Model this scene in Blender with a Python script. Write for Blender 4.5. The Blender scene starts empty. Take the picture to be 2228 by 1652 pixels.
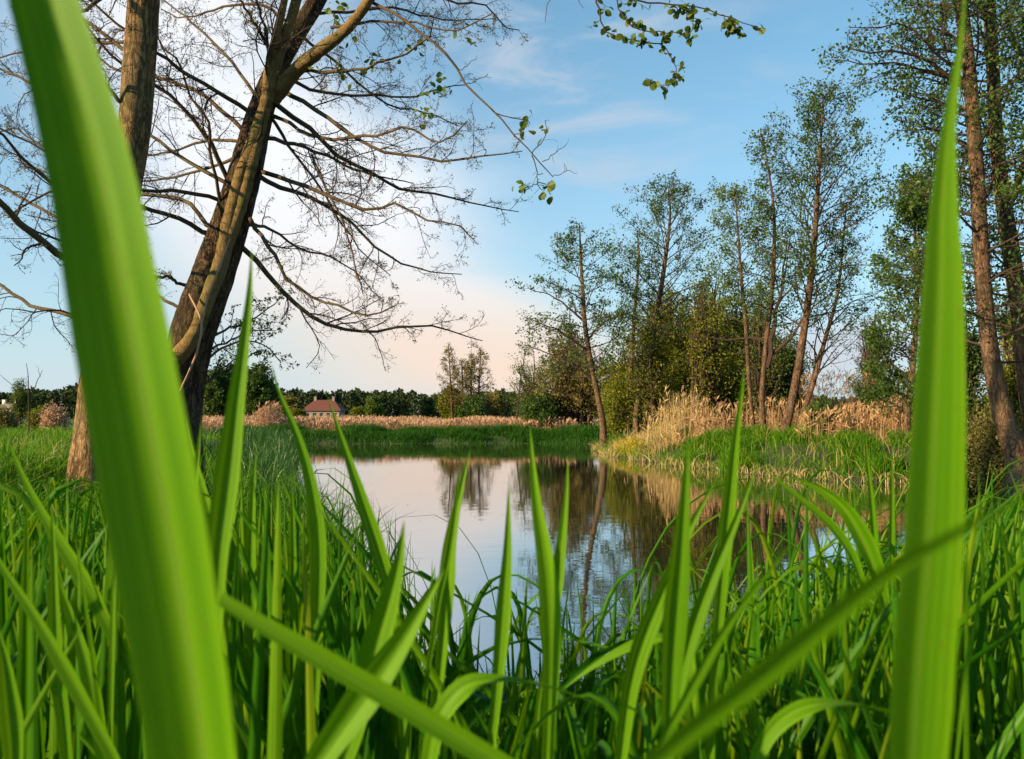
import bpy, math
import numpy as np
from math import radians, sin, cos, pi

C = bpy.context.scene
rng = np.random.default_rng(7)

# ------------------------------------------------------------------ camera
CAM = np.array([0.0, 0.0, 1.5]); F = 28 / 36 * 2228; PITCH = math.atan(69 / F)
cd = bpy.data.cameras.new('camera'); cam = bpy.data.objects.new('camera', cd)
C.collection.objects.link(cam); C.camera = cam
cam.location = CAM; cam.rotation_euler = (pi / 2 + PITCH, 0, 0)
cd.lens = 28; cd.sensor_width = 36; cd.clip_start = 0.02; cd.clip_end = 6000
cd.dof.use_dof = True; cd.dof.focus_distance = 4.5; cd.dof.aperture_fstop = 11.0

# ------------------------------------------------------------------ light
SUN_AZ, SUN_EL = radians(-120), radians(20)     # azimuth from +Y, clockwise
SKY_STRENGTH = 0.078
sl = bpy.data.lights.new('sun', 'SUN'); so = bpy.data.objects.new('sun', sl); C.collection.objects.link(so)
sl.energy = 5.0; sl.angle = radians(0.6); sl.color = (1.0, 0.72, 0.42)
sd = (sin(SUN_AZ) * cos(SUN_EL), cos(SUN_AZ) * cos(SUN_EL), sin(SUN_EL))
from mathutils import Vector
so.rotation_euler = Vector(sd).to_track_quat('Z', 'Y').to_euler()
C.view_settings.view_transform = 'Standard'; C.view_settings.look = 'None'
C.view_settings.exposure = 1.15; C.view_settings.gamma = 1.0
C.cycles.max_bounces = 8; C.cycles.transparent_max_bounces = 8
C.cycles.use_denoising = True

w = bpy.data.worlds.new('World'); C.world = w; w.use_nodes = True
nt = w.node_tree; nt.nodes.clear()
def N(t, kind, **kw):
    n = t.nodes.new(kind)
    for k, v in kw.items(): setattr(n, k, v)
    return n
def val(t, s, v):
    if isinstance(v, (int, float)): s.default_value = v
    elif isinstance(v, tuple): s.default_value = v if len(v) == len(s.default_value) else v + (1,)
    else: t.links.new(v, s)
def M(t, op, a, b=None, c=None, clamp=False):
    n = N(t, 'ShaderNodeMath', operation=op, use_clamp=clamp)
    val(t, n.inputs[0], a)
    if b is not None: val(t, n.inputs[1], b)
    if c is not None: val(t, n.inputs[2], c)
    return n.outputs[0]
def MIX(t, f, a, b, blend='MIX'):
    n = N(t, 'ShaderNodeMix', data_type='RGBA', blend_type=blend)
    val(t, n.inputs[0], f); val(t, n.inputs[6], a); val(t, n.inputs[7], b)
    return n.outputs[2]
def NOISE(t, vec, scale, detail=4, rough=0.55, dist=0.0):
    n = N(t, 'ShaderNodeTexNoise')
    if vec is not None: t.links.new(vec, n.inputs['Vector'])
    n.inputs['Scale'].default_value = scale; n.inputs['Detail'].default_value = detail
    n.inputs['Roughness'].default_value = rough; n.inputs['Distortion'].default_value = dist
    return n.outputs['Fac']
def RAMP(t, f, stops):
    n = N(t, 'ShaderNodeValToRGB'); t.links.new(f, n.inputs[0]); e = n.color_ramp.elements
    while len(e) < len(stops): e.new(0.5)
    for x, (p, c) in zip(e, stops): x.position = p; x.color = tuple(c) + (1,) if len(c) == 3 else c
    return n.outputs[0]
def MAP(t, vec, scale=(1, 1, 1), loc=(0, 0, 0)):
    n = N(t, 'ShaderNodeMapping'); t.links.new(vec, n.inputs[0])
    n.inputs['Scale'].default_value = scale; n.inputs['Location'].default_value = loc
    return n.outputs[0]

sky = N(nt, 'ShaderNodeTexSky', sky_type='NISHITA'); sky.sun_disc = False
sky.sun_elevation = SUN_EL; sky.sun_rotation = SUN_AZ
sky.air_density = 1.0; sky.dust_density = 0.6; sky.ozone_density = 1.6
gen = N(nt, 'ShaderNodeTexCoord').outputs['Generated']
sep = N(nt, 'ShaderNodeSeparateXYZ'); nt.links.new(gen, sep.inputs[0])
X, Y, Z = sep.outputs
az = M(nt, 'ARCTAN2', X, Y); el = M(nt, 'ARCSINE', Z)
n1 = NOISE(nt, MAP(nt, gen, (1.0, 1.0, 2.6)), 2.3, 6, 0.55, 0.6)
n2 = NOISE(nt, MAP(nt, gen, (1.2, 1.2, 5.0), (3, 1, 0)), 4.0, 7, 0.6, 0.4)
def blob(a0, e0, sa, se, tilt=0.0, amp=1.0):
    da = M(nt, 'SUBTRACT', az, radians(a0)); de = M(nt, 'SUBTRACT', el, radians(e0))
    c, s = cos(radians(tilt)), sin(radians(tilt))
    u = M(nt, 'ADD', M(nt, 'MULTIPLY', da, c), M(nt, 'MULTIPLY', de, s))
    v = M(nt, 'SUBTRACT', M(nt, 'MULTIPLY', de, c), M(nt, 'MULTIPLY', da, s))
    q = M(nt, 'ADD', M(nt, 'POWER', M(nt, 'ABSOLUTE', M(nt, 'DIVIDE', u, radians(sa))), 2.0), M(nt, 'POWER', M(nt, 'ABSOLUTE', M(nt, 'DIVIDE', v, radians(se))), 2.0))
    return M(nt, 'MULTIPLY', M(nt, 'EXPONENT', M(nt, 'MULTIPLY', q, -1.0)), amp)
def wob(f, n, k):   # let the cloud edge follow the noise
    return M(nt, 'ADD', f, M(nt, 'MULTIPLY', M(nt, 'SUBTRACT', n, 0.5), k))
def soft(f, lo, hi):
    n = N(nt, 'ShaderNodeMapRange', interpolation_type='SMOOTHSTEP'); nt.links.new(f, n.inputs[0])
    n.inputs[1].default_value = lo; n.inputs[2].default_value = hi
    return n.outputs[0]
base = MIX(nt, 1.0, sky.outputs[0], (0.46, 1.12, 1.20), 'MULTIPLY')
# pale air low in the sky
low = M(nt, 'EXPONENT', M(nt, 'MULTIPLY', M(nt, 'MAXIMUM', el, 0.0), -3.4))
S = 0.455 / SKY_STRENGTH
def sc(c, k=1.0): return tuple(x * S * k for x in c)
c1 = MIX(nt, M(nt, 'MULTIPLY', low, 0.97), base, sc((0.66, 0.73, 0.82)))
white = soft(wob(M(nt, 'MAXIMUM', blob(-15, 14, 17, 9.5, -38), M(nt, 'MAXIMUM', blob(-23, 25, 12, 9, 0, 0.75), blob(-4, 6, 14, 5.0, -20, 1.0))), n1, 0.60), 0.10, 0.85)
whitecol = MIX(nt, soft(el, radians(2), radians(17)), sc((0.90, 0.81, 0.74)), sc((1.02, 1.03, 1.06)))
c2 = MIX(nt, M(nt, 'MULTIPLY', white, 0.92), c1, whitecol)
wisp = M(nt, 'MULTIPLY', soft(n2, 0.46, 0.74), blob(4, 23, 12, 8, 0, 0.85))
c3 = MIX(nt, wisp, c2, sc((0.62, 0.68, 0.76)))
lowc = M(nt, 'MULTIPLY', soft(wob(blob(21, 4.0, 11, 2.6), n2, 0.9), 0.35, 0.85), 0.75)
c4 = MIX(nt, lowc, c3, sc((0.64, 0.66, 0.74)))
glow = blob(-2.0, 3.0, 12, 3.4, -8, 0.75)
c5 = MIX(nt, glow, c4, sc((1.0, 0.76, 0.60)))
bg = N(nt, 'ShaderNodeBackground'); bg.inputs[1].default_value = SKY_STRENGTH
nt.links.new(c5, bg.inputs[0])
wo = N(nt, 'ShaderNodeOutputWorld'); nt.links.new(bg.outputs[0], wo.inputs[0])

# ------------------------------------------------------------------ helpers
def P(px, py, Yd):
    cx = (px - 1114) / F; cy = (826 - py) / F
    d = np.array([cx, cos(PITCH) - cy * sin(PITCH), sin(PITCH) + cy * cos(PITCH)])
    return CAM + d * (Yd / d[1])
def Pv(px, py, Yd):
    cx = (px - 1114) / F; cy = (826 - py) / F
    d = np.stack([cx, cos(PITCH) - cy * sin(PITCH), sin(PITCH) + cy * cos(PITCH)], -1)
    return CAM + d * (Yd / d[..., 1])[..., None]
def proj(p):
    r = p - CAM; fw = r[..., 1] * cos(PITCH) + r[..., 2] * sin(PITCH)
    up = -r[..., 1] * sin(PITCH) + r[..., 2] * cos(PITCH)
    return 1114 + F * r[..., 0] / fw, 826 - F * up / fw
POND = np.array([(-10.2, 36.6), (-7.5, 27), (-5, 17), (-3, 10), (-1.3, 5.2), (0.4, 3.7), (2.6, 3.7), (5, 5.1), (8, 7.5), (10.5, 10), (10, 13.5),
                 (7.6, 16.6), (5.9, 18.2), (5.1, 20), (3.9, 24), (3.1, 28.5), (3.6, 32), (4.6, 36.0), (1, 37.2), (-4, 36.8)], float)
def sdist(x, y):
    x = np.asarray(x, float); y = np.asarray(y, float)
    return sdist0(x, y) + 0.18 * np.sin(x * 2.1 + 1.3 * np.sin(y * 1.7)) + 0.12 * np.sin(y * 3.3 + x)
def sdist0(x, y):          # + outside the pond, - inside
    x = np.asarray(x, float); y = np.asarray(y, float)
    best = np.full(x.shape, 1e9); inside = np.zeros(x.shape, bool)
    for (ax, ay), (bx, by) in zip(POND, np.roll(POND, -1, 0)):
        ex, ey = bx - ax, by - ay
        t = np.clip(((x - ax) * ex + (y - ay) * ey) / (ex * ex + ey * ey), 0, 1)
        best = np.minimum(best, np.hypot(x - ax - t * ex, y - ay - t * ey))
        cond = ((ay > y) != (by > y)) & (x < (bx - ax) * (y - ay) / ((by - ay) if by != ay else 1e-9) + ax)
        inside ^= cond
    return np.where(inside, -best, best)
def sig(v): return 1 / (1 + np.exp(-np.clip(v, -40, 40)))
def ground(x, y):
    x = np.asarray(x, float); y = np.asarray(y, float)
    d = sdist(x, y)
    left = sig((24 - y) / 2.5) * sig((1.5 - x) / 1.2); near = sig((7 - y) / 1.0); right = sig((x - 2) / 1.0) * sig((36 - y) / 3)
    H = 0.38 + 0.55 * np.clip(left + near, 0, 1) + 0.27 * right * (1 - near)
    wd = 1.4 + 1.6 * np.clip(left + near, 0, 1) + 1.4 * right * (1 - near)
    s = np.clip(d / wd, 0, 1); s = s * s * (3 - 2 * s)
    z = H * (0.05 + 0.95 * s) + 0.04 * np.sin(x * 1.1) * np.cos(y * 0.9) * np.clip(d, 0, 1)
    far = np.clip((y - 70) / 120, 0, 1); z = z - 1.9 * far * far * (3 - 2 * far)
    return np.where(d > 0, z, np.maximum(-1.2, d * 0.45 + 0.02))

def put(o, parent=None, label=None, cat=None, group=None, kind=None):
    if o.name not in C.collection.objects: C.collection.objects.link(o)
    if parent: o.parent = parent
    if label: o['label'] = label
    if cat: o['category'] = cat
    if group: o['group'] = group
    if kind: o['kind'] = kind
    return o
def mesh(name, V, Fq, mat, parent=None, smooth=False, uv=None, **kw):
    """V (n,3); Fq list of index arrays (k x 3 or 4)"""
    me = bpy.data.meshes.new(name); V = np.asarray(V, np.float32)
    if parent is not None and parent.type == 'EMPTY': V = V - np.array(parent.location, np.float32)
    me.vertices.add(len(V)); me.vertices.foreach_set('co', V.ravel())
    Fq = [np.asarray(f, np.int32) for f in Fq if len(f)]
    loops = np.concatenate([f.ravel() for f in Fq]); tot = np.concatenate([np.full(len(f), f.shape[1], np.int32) for f in Fq])
    me.loops.add(len(loops)); me.loops.foreach_set('vertex_index', loops)
    me.polygons.add(len(tot)); st = np.concatenate([[0], np.cumsum(tot)[:-1]]).astype(np.int32)
    me.polygons.foreach_set('loop_start', st); me.polygons.foreach_set('loop_total', tot)
    me.polygons.foreach_set('use_smooth', np.full(len(tot), bool(smooth)))
    if uv is not None:
        l = me.uv_layers.new(name='UVMap'); l.data.foreach_set('uv', np.asarray(uv, np.float32)[loops].ravel())
    me.update(calc_edges=True); me.materials.append(mat)
    o = bpy.data.objects.new(name, me)
    return put(o, parent, **kw)
def empty(name, loc, label, cat, group=None):
    e = bpy.data.objects.new(name, None); e.location = tuple(float(v) for v in loc); e.empty_display_size = 0.2
    return put(e, None, label, cat, group)
def unit(v): return v / np.maximum(np.linalg.norm(v, axis=-1, keepdims=True), 1e-9)
def spline(pts, n):
    p = np.asarray(pts, float); m = len(p)
    if m == 2: return p[0] + (p[1] - p[0]) * np.linspace(0, 1, n)[:, None]
    q = np.vstack([2 * p[0] - p[1], p, 2 * p[-1] - p[-2]])
    L = np.concatenate([[0], np.cumsum(np.linalg.norm(np.diff(p[:, :3], axis=0), axis=1))]); t = np.interp(np.linspace(0, L[-1], n), L, np.arange(m))
    i = np.minimum(t.astype(int), m - 2); f = (t - i)[:, None]
    a, b, c, d = q[i], q[i + 1], q[i + 2], q[i + 3]
    return 0.5 * (2 * b + (c - a) * f + (2 * a - 5 * b + 4 * c - d) * f * f + (3 * b - 3 * c + d - a) * f ** 3)
class Geo:
    def __init__(s): s.V = []; s.Q = []; s.T = []; s.n = 0; s.U = []
    def add(s, V, Q=None, T=None, U=None):
        V = np.asarray(V).reshape(-1, 3)
        if Q is not None: s.Q.append(np.asarray(Q) + s.n)
        if T is not None: s.T.append(np.asarray(T) + s.n)
        s.V.append(V); s.n += len(V)
        if U is not None: s.U.append(np.asarray(U).reshape(-1, 2))
    def tubes(s, pts, rad, sides=5, rough=0.0):
        """pts (N,n,3), rad (N,n)"""
        N_, n = pts.shape[:2]
        T = unit(np.gradient(pts, axis=1)); ref = unit(np.cross(T.mean(1), np.array([0.31, 0.17, 0.93])))[:, None]
        A = unit(ref - (ref * T).sum(-1, keepdims=True) * T); B = np.cross(T, A)
        a = np.arange(sides) * 2 * pi / sides
        r = rad[:, :, None]
        if rough: r = r * (1 + rough * rng.normal(size=(N_, n, sides)))
        V = pts[:, :, None] + (A[:, :, None] * np.cos(a)[None, None, :, None] + B[:, :, None] * np.sin(a)[None, None, :, None]) * r[..., None]
        i = np.arange(N_)[:, None, None] * n * sides + np.arange(n - 1)[None, :, None] * sides + np.arange(sides)[None, None, :]
        j = np.arange(N_)[:, None, None] * n * sides + np.arange(n - 1)[None, :, None] * sides + (np.arange(sides)[None, None, :] + 1) % sides
        s.add(V, np.stack([i, j, j + sides, i + sides], -1).reshape(-1, 4))
    def leaves(s, c, size, updir=0.35, shape=0.62):
        c = c.reshape(-1, 3); n = len(c)
        d = unit(rng.normal(size=(n, 3))); nn = rng.normal(size=(n, 3)); nn[:, 2] += updir * 2
        b = unit(np.cross(nn, d)); sz = (size * rng.uniform(0.6, 1.3, n))[:, None]
        nn = unit(np.cross(d, b))
        mid = c + d * sz * 0.5
        V = np.stack([c, mid + b * sz * shape * 0.5 + nn * sz * 0.10, c + d * sz, mid - b * sz * shape * 0.5 + nn * sz * 0.10], 1)
        s.add(V, np.arange(n * 4).reshape(-1, 4))
    def build(s, name, mat, parent=None, smooth=False, **kw):
        if not s.V: return None
        return mesh(name, np.vstack(s.V), [np.vstack(x) for x in (s.Q, s.T) if x], mat, parent, smooth, uv=np.vstack(s.U) if s.U and sum(map(len, s.U)) == s.n else None, **kw)

def walk(P0, D, L, nseg, wig, lift):
    """grow N branches at once -> (N,nseg+1,3)"""
    out = [P0]; D = unit(D); cur = rng.normal(size=D.shape) * wig * 0.5
    for k in range(nseg):
        cur = 0.5 * cur + rng.normal(size=D.shape) * wig
        D = unit(D + cur + np.array([0, 0, 1.0]) * (lift if np.isscalar(lift) else lift[:, None]))
        out.append(out[-1] + D * (L / nseg)[:, None])
    return np.stack(out, 1)
def spawn(pts, R, L, m, t0, t1, ang, ratio, flat=0.0, upb=0.0, taper=0.75):
    N_, n = pts.shape[:2]; pi_ = np.repeat(np.arange(N_), m); k = len(pi_)
    t = (t0 + (t1 - t0) * (np.tile(np.arange(m), N_) + rng.uniform(0, 1, k)) / m)
    f = t * (n - 1); i = np.minimum(f.astype(int), n - 2); fr = (f - i)[:, None]
    a, b = pts[pi_, i], pts[pi_, i + 1]; T = unit(b - a); p = a + (b - a) * fr
    r = rng.normal(size=(k, 3)); r[:, 2] = r[:, 2] * (1 - flat) + upb; r = unit(r - (r * T).sum(-1, keepdims=True) * T)
    an = radians(ang) * rng.uniform(0.7, 1.3, k)
    D = T * np.cos(an)[:, None] + r * np.sin(an)[:, None]
    L2 = L[pi_] * ratio * (1.15 - 0.75 * t) * rng.uniform(0.55, 1.25, k)
    R2 = R[pi_] * (1 - taper * t) * 0.55
    return p, D, L2, R2
def taperR(R, n, end=0.25): return R[:, None] * np.linspace(1, end, n)[None]

# ------------------------------------------------------------------ materials
def newmat(name):
    m = bpy.data.materials.new(name); m.use_nodes = True; t = m.node_tree; t.nodes.clear()
    return m, t, N(t, 'ShaderNodeOutputMaterial')
def leafmat(name, cols, trans=0.45, rough=0.45, spec=0.35, tint=(1.25, 1.35, 0.5), veins=False, sc_=3.0, patch=None):
    """cols: stops of the hue picked for every leaf"""
    m, t, out = newmat(name)
    geo = N(t, 'ShaderNodeNewGeometry'); tc = N(t, 'ShaderNodeTexCoord')
    rnd = geo.outputs['Random Per Island']
    n = NOISE(t, tc.outputs['Object'], sc_, 3)
    f = M(t, 'ADD', M(t, 'MULTIPLY', rnd, 0.5), M(t, 'MULTIPLY', n, 0.5))
    k = len(cols); col = RAMP(t, f, [(0.12 + 0.76 * i / max(1, k - 1), c) for i, c in enumerate(cols)])
    nrm = None
    if veins:
        uv = tc.outputs['UV']; s = N(t, 'ShaderNodeSeparateXYZ'); t.links.new(uv, s.inputs[0])
        vv = NOISE(t, MAP(t, uv, (46, 1.2, 1)), 1.0, 2, 0.5)
        col = MIX(t, M(t, 'MULTIPLY', soft_(t, vv, 0.42, 0.62), 0.55), col, (0.55, 0.62, 0.35), 'MULTIPLY')
        mid = M(t, 'ABSOLUTE', M(t, 'SUBTRACT', s.outputs[0], 0.5))
        rib = M(t, 'SUBTRACT', 1.0, soft_(t, mid, 0.02, 0.06))
        col = MIX(t, M(t, 'MULTIPLY', rib, 0.15), col, (0.30, 0.38, 0.10))
        wide = NOISE(t, MAP(t, uv, (6, 0.35, 1)), 1.0, 2, 0.5)
        col = MIX(t, soft_(t, wide, 0.40, 0.62), MIX(t, 1.0, col, (0.62, 0.74, 0.6), 'MULTIPLY'), col)
        blot = NOISE(t, MAP(t, uv, (2.5, 9, 1)), 1.6, 4, 0.6)
        col = MIX(t, M(t, 'MULTIPLY', soft_(t, blot, 0.55, 0.75), 0.35), col, (0.9, 0.8, 0.4), 'MULTIPLY')
        spk = NOISE(t, MAP(t, uv, (9, 22, 1)), 1.5, 2, 0.5)
        col = MIX(t, M(t, 'MULTIPLY', soft_(t, spk, 0.70, 0.76), 0.7), col, (0.10, 0.06, 0.02))
        b = N(t, 'ShaderNodeBump'); b.inputs['Strength'].default_value = 0.25; b.inputs['Distance'].default_value = 0.0006
        t.links.new(vv, b.inputs['Height']); nrm = b.outputs[0]
    pr = N(t, 'ShaderNodeBsdfPrincipled'); t.links.new(col, pr.inputs['Base Color'])
    pr.inputs['Roughness'].default_value = rough; pr.inputs['Specular IOR Level'].default_value = spec
    if nrm: t.links.new(nrm, pr.inputs['Normal'])
    tr = N(t, 'ShaderNodeBsdfTranslucent'); t.links.new(MIX(t, 1.0, col, tint, 'MULTIPLY'), tr.inputs[0])
    mx = N(t, 'ShaderNodeMixShader'); mx.inputs[0].default_value = trans
    t.links.new(pr.outputs[0], mx.inputs[1]); t.links.new(tr.outputs[0], mx.inputs[2]); t.links.new(mx.outputs[0], out.inputs[0])
    return m
def soft_(t, f, lo, hi):
    n = N(t, 'ShaderNodeMapRange', interpolation_type='SMOOTHSTEP'); val(t, n.inputs[0], f)
    n.inputs[1].default_value = lo; n.inputs[2].default_value = hi
    return n.outputs[0]
def barkmat(name, a, b, c, scale=14, stretch=0.22, strength=0.9, moss=0.0, plates=True, dist=0.02):
    m, t, out = newmat(name); ob = N(t, 'ShaderNodeTexCoord').outputs['Object']
    v = MAP(t, ob, (1, 1, stretch))
    r1 = NOISE(t, v, scale * 0.55, 5, 0.6, 0.7); r2 = NOISE(t, MAP(t, ob, (1, 1, stretch * 1.8), (4, 7, 1)), scale * 0.9, 5, 0.6, 1.0)
    k1 = soft_(t, M(t, 'ABSOLUTE', M(t, 'SUBTRACT', r1, 0.5)), 0.0, 0.055); k2 = soft_(t, M(t, 'ABSOLUTE', M(t, 'SUBTRACT', r2, 0.5)), 0.0, 0.05)
    crack = M(t, 'MULTIPLY', k1, M(t, 'ADD', M(t, 'MULTIPLY', k2, 0.6), 0.4)); fine = NOISE(t, v, scale * 3.2, 6, 0.7); big = NOISE(t, ob, 2.2, 3)
    col = RAMP(t, fine, [(0.28, a), (0.52, b), (0.78, c)])
    if plates: col = MIX(t, M(t, 'SUBTRACT', 1.0, crack), col, tuple(x * 0.45 for x in a))
    col = MIX(t, soft_(t, big, 0.42, 0.70), col, MIX(t, 0.3, col, (0.10, 0.10, 0.06)))
    if moss: col = MIX(t, M(t, 'MULTIPLY', soft_(t, NOISE(t, ob, 5.5, 4, 0.65), 0.50, 0.66), moss), col, (0.075, 0.085, 0.02))
    rg = NOISE(t, MAP(t, ob, (0.5, 0.5, 5.0)), 1.1, 4, 0.6)
    col = MIX(t, M(t, 'MULTIPLY', soft_(t, rg, 0.56, 0.66), 0.5), col, tuple(x * 0.3 for x in a))
    pr = N(t, 'ShaderNodeBsdfPrincipled'); t.links.new(col, pr.inputs['Base Color']); pr.inputs['Roughness'].default_value = 0.9
    pr.inputs['Specular IOR Level'].default_value = 0.15
    h = M(t, 'ADD', M(t, 'MULTIPLY', crack, 0.7 if plates else 0.1), M(t, 'MULTIPLY', fine, 0.5))
    bp = N(t, 'ShaderNodeBump'); bp.inputs['Strength'].default_value = strength; bp.inputs['Distance'].default_value = dist
    t.links.new(h, bp.inputs['Height']); t.links.new(bp.outputs[0], pr.inputs['Normal']); t.links.new(pr.outputs[0], out.inputs[0])
    return m
def plain(name, a, b, rough=0.8, scale=4, spec=0.2):
    m, t, out = newmat(name); col = MIX(t, NOISE(t, N(t, 'ShaderNodeTexCoord').outputs['Object'], scale, 5), a, b)
    pr = N(t, 'ShaderNodeBsdfPrincipled'); t.links.new(col, pr.inputs['Base Color']); pr.inputs['Roughness'].default_value = rough
    pr.inputs['Specular IOR Level'].default_value = spec; t.links.new(pr.outputs[0], out.inputs[0]); return m

m_hero = leafmat('blade_green', [(0.055, 0.165, 0.002), (0.10, 0.25, 0.003), (0.17, 0.31, 0.006)], 0.30, 0.5, 0.10, (1.9, 1.5, 0.2), True)
m_near = leafmat('grass_near', [(0.010, 0.075, 0.002), (0.028, 0.14, 0.002), (0.065, 0.21, 0.003), (0.14, 0.28, 0.004), (0.27, 0.28, 0.015)], 0.36, 0.42, 0.18, (2.0, 1.5, 0.2), True)
m_mead = leafmat('grass_meadow', [(0.022, 0.09, 0.003), (0.05, 0.16, 0.004), (0.10, 0.23, 0.006), (0.20, 0.27, 0.012)], 0.42, 0.5, 0.15, sc_=1.1)
m_far = leafmat('grass_bank', [(0.014, 0.065, 0.004), (0.025, 0.10, 0.006), (0.04, 0.13, 0.008)], 0.35, 0.6, 0.2)
m_sedge = leafmat('sedge_dark', [(0.012, 0.05, 0.006), (0.025, 0.09, 0.008), (0.05, 0.13, 0.012)], 0.3, 0.4, 0.4)
m_reed = leafmat('reed_straw', [(0.20, 0.12, 0.055), (0.38, 0.24, 0.12), (0.52, 0.36, 0.20)], 0.25, 0.7, 0.15, (1.1, 1.0, 0.8))
m_reedp = leafmat('reed_pink', [(0.28, 0.16, 0.09), (0.42, 0.27, 0.17), (0.55, 0.39, 0.26)], 0.25, 0.7, 0.15, (1.1, 1.0, 0.8))
m_straw = leafmat('straw_pale', [(0.26, 0.19, 0.08), (0.45, 0.33, 0.15), (0.58, 0.45, 0.22)], 0.3, 0.6, 0.2, (1.1, 1.0, 0.7))
m_yel = leafmat('marsh_yellow', [(0.20, 0.22, 0.01), (0.40, 0.34, 0.015), (0.50, 0.36, 0.02)], 0.4, 0.5, 0.2)
m_alder = leafmat('alder_leaf', [(0.020, 0.050, 0.010), (0.035, 0.080, 0.014), (0.065, 0.12, 0.018), (0.13, 0.16, 0.03)], 0.40, 0.45, 0.3)
m_lite = leafmat('young_leaf', [(0.045, 0.085, 0.014), (0.09, 0.14, 0.02), (0.15, 0.18, 0.03)], 0.40, 0.5, 0.25)
m_olive = leafmat('olive_leaf', [(0.055, 0.078, 0.006), (0.125, 0.145, 0.010), (0.25, 0.245, 0.024)], 0.38, 0.55, 0.2)
m_brown = leafmat('bud_brown', [(0.075, 0.068, 0.018), (0.155, 0.14, 0.036), (0.25, 0.24, 0.065)], 0.3, 0.7, 0.1, (1.1, 1, 0.7))
m_pine = leafmat('pine_needles', [(0.012, 0.028, 0.012), (0.022, 0.045, 0.018), (0.045, 0.065, 0.022), (0.06, 0.055, 0.03)], 0.15, 0.7, 0.1, sc_=0.05)
m_bark1 = barkmat('alder_bark_plain', (0.12, 0.072, 0.03), (0.23, 0.145, 0.065), (0.35, 0.24, 0.12), 20, 0.22, 0.8, 0.35, True, 0.015)
m_bark2 = barkmat('alder_bark_rough', (0.04, 0.025, 0.014), (0.10, 0.062, 0.034), (0.19, 0.12, 0.065), 24, 0.2, 1.0, 0.25, True, 0.025)
m_stem = barkmat('alder_bark_smooth', (0.07, 0.046, 0.017), (0.175, 0.115, 0.042), (0.30, 0.215, 0.095), 22, 0.3, 1.0, 0.8, False, 0.02)
m_limb = barkmat('limb_bark', (0.035, 0.024, 0.014), (0.08, 0.054, 0.028), (0.13, 0.092, 0.048), 30, 0.5, 0.4, 0.3, False, 0.004)
m_twig = plain('twig', (0.025, 0.016, 0.012), (0.06, 0.04, 0.028), 0.8, 8)
m_barkR = barkmat('bank_tree_bark', (0.075, 0.042, 0.026), (0.15, 0.088, 0.052), (0.23, 0.145, 0.09), 16, 0.3, 0.8, 0.25, True, 0.02)

# ------------------------------------------------------------------ ground and water
def groundmat():
    m, t, out = newmat('ground'); ob = N(t, 'ShaderNodeTexCoord').outputs['Object']
    a = NOISE(t, ob, 1.3, 6, 0.6); b = NOISE(t, ob, 14, 5, 0.65)
    col = RAMP(t, a, [(0.32, (0.022, 0.020, 0.010)), (0.52, (0.028, 0.045, 0.010)), (0.72, (0.055, 0.085, 0.016))])
    col = MIX(t, soft_(t, b, 0.5, 0.72), col, (0.07, 0.055, 0.03))
    pr = N(t, 'ShaderNodeBsdfPrincipled'); t.links.new(col, pr.inputs['Base Color']); pr.inputs['Roughness'].default_value = 0.95
    bp = N(t, 'ShaderNodeBump'); bp.inputs['Distance'].default_value = 0.04; t.links.new(b, bp.inputs['Height']); t.links.new(bp.outputs[0], pr.inputs['Normal'])
    t.links.new(pr.outputs[0], out.inputs[0]); return m
xs = 7 * np.sinh(np.linspace(-6.2, 6.2, 600)); ys = 14 + 12 * np.sinh(np.linspace(-3.4, 6.2, 640))
gx, gy = np.meshgrid(xs, ys, indexing='ij'); gz = ground(gx, gy)
i = np.arange(599)[:, None] * 640 + np.arange(639)[None]
mesh('ground', np.stack([gx, gy, gz], -1).reshape(-1, 3), [np.stack([i, i + 640, i + 641, i + 1], -1).reshape(-1, 4)], groundmat(), smooth=True, kind='structure')
def watermat():
    m, t, out = newmat('water'); ob = N(t, 'ShaderNodeTexCoord').outputs['Object']
    r1 = NOISE(t, MAP(t, ob, (0.8, 2.4, 1)), 1.6, 3, 0.5); r2 = NOISE(t, MAP(t, ob, (1, 2.2, 1), (5, 2, 0)), 7.0, 2, 0.5)
    calm = soft_(t, NOISE(t, ob, 0.22, 2), 0.38, 0.66)
    h = M(t, 'ADD', M(t, 'MULTIPLY', r1, 0.75), M(t, 'MULTIPLY', M(t, 'MULTIPLY', r2, calm), 0.30))
    bp = N(t, 'ShaderNodeBump'); bp.inputs['Strength'].default_value = 0.10; bp.inputs['Distance'].default_value = 0.02
    t.links.new(h, bp.inputs['Height'])
    gl = N(t, 'ShaderNodeBsdfGlossy'); gl.inputs['Roughness'].default_value = 0.015; gl.inputs[0].default_value = (0.95, 0.93, 0.92, 1); t.links.new(bp.outputs[0], gl.inputs['Normal'])
    df = N(t, 'ShaderNodeBsdfDiffuse'); df.inputs[0].default_value = (0.028, 0.030, 0.016, 1)
    fr = N(t, 'ShaderNodeFresnel'); fr.inputs[0].default_value = 1.9
    mx = N(t, 'ShaderNodeMixShader'); t.links.new(M(t, 'ADD', M(t, 'MULTIPLY', fr.outputs[0], 0.50), 0.50, clamp=True), mx.inputs[0]); t.links.new(df.outputs[0], mx.inputs[1]); t.links.new(gl.outputs[0], mx.inputs[2])
    t.links.new(mx.outputs[0], out.inputs[0]); return m
cen = POND.mean(0); wp = cen + (POND - cen) * (1 + 1.2 / np.linalg.norm(POND - cen, axis=1, keepdims=True))
me = bpy.data.meshes.new('pond_water'); me.from_pydata([(x, y, 0) for x, y in wp], [], [list(range(len(wp)))][::1]); me.materials.append(watermat())
wob_ = bpy.data.objects.new('pond_water', me); put(wob_, kind='structure')
if me.polygons[0].normal.z < 0: me.flip_normals()

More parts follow.
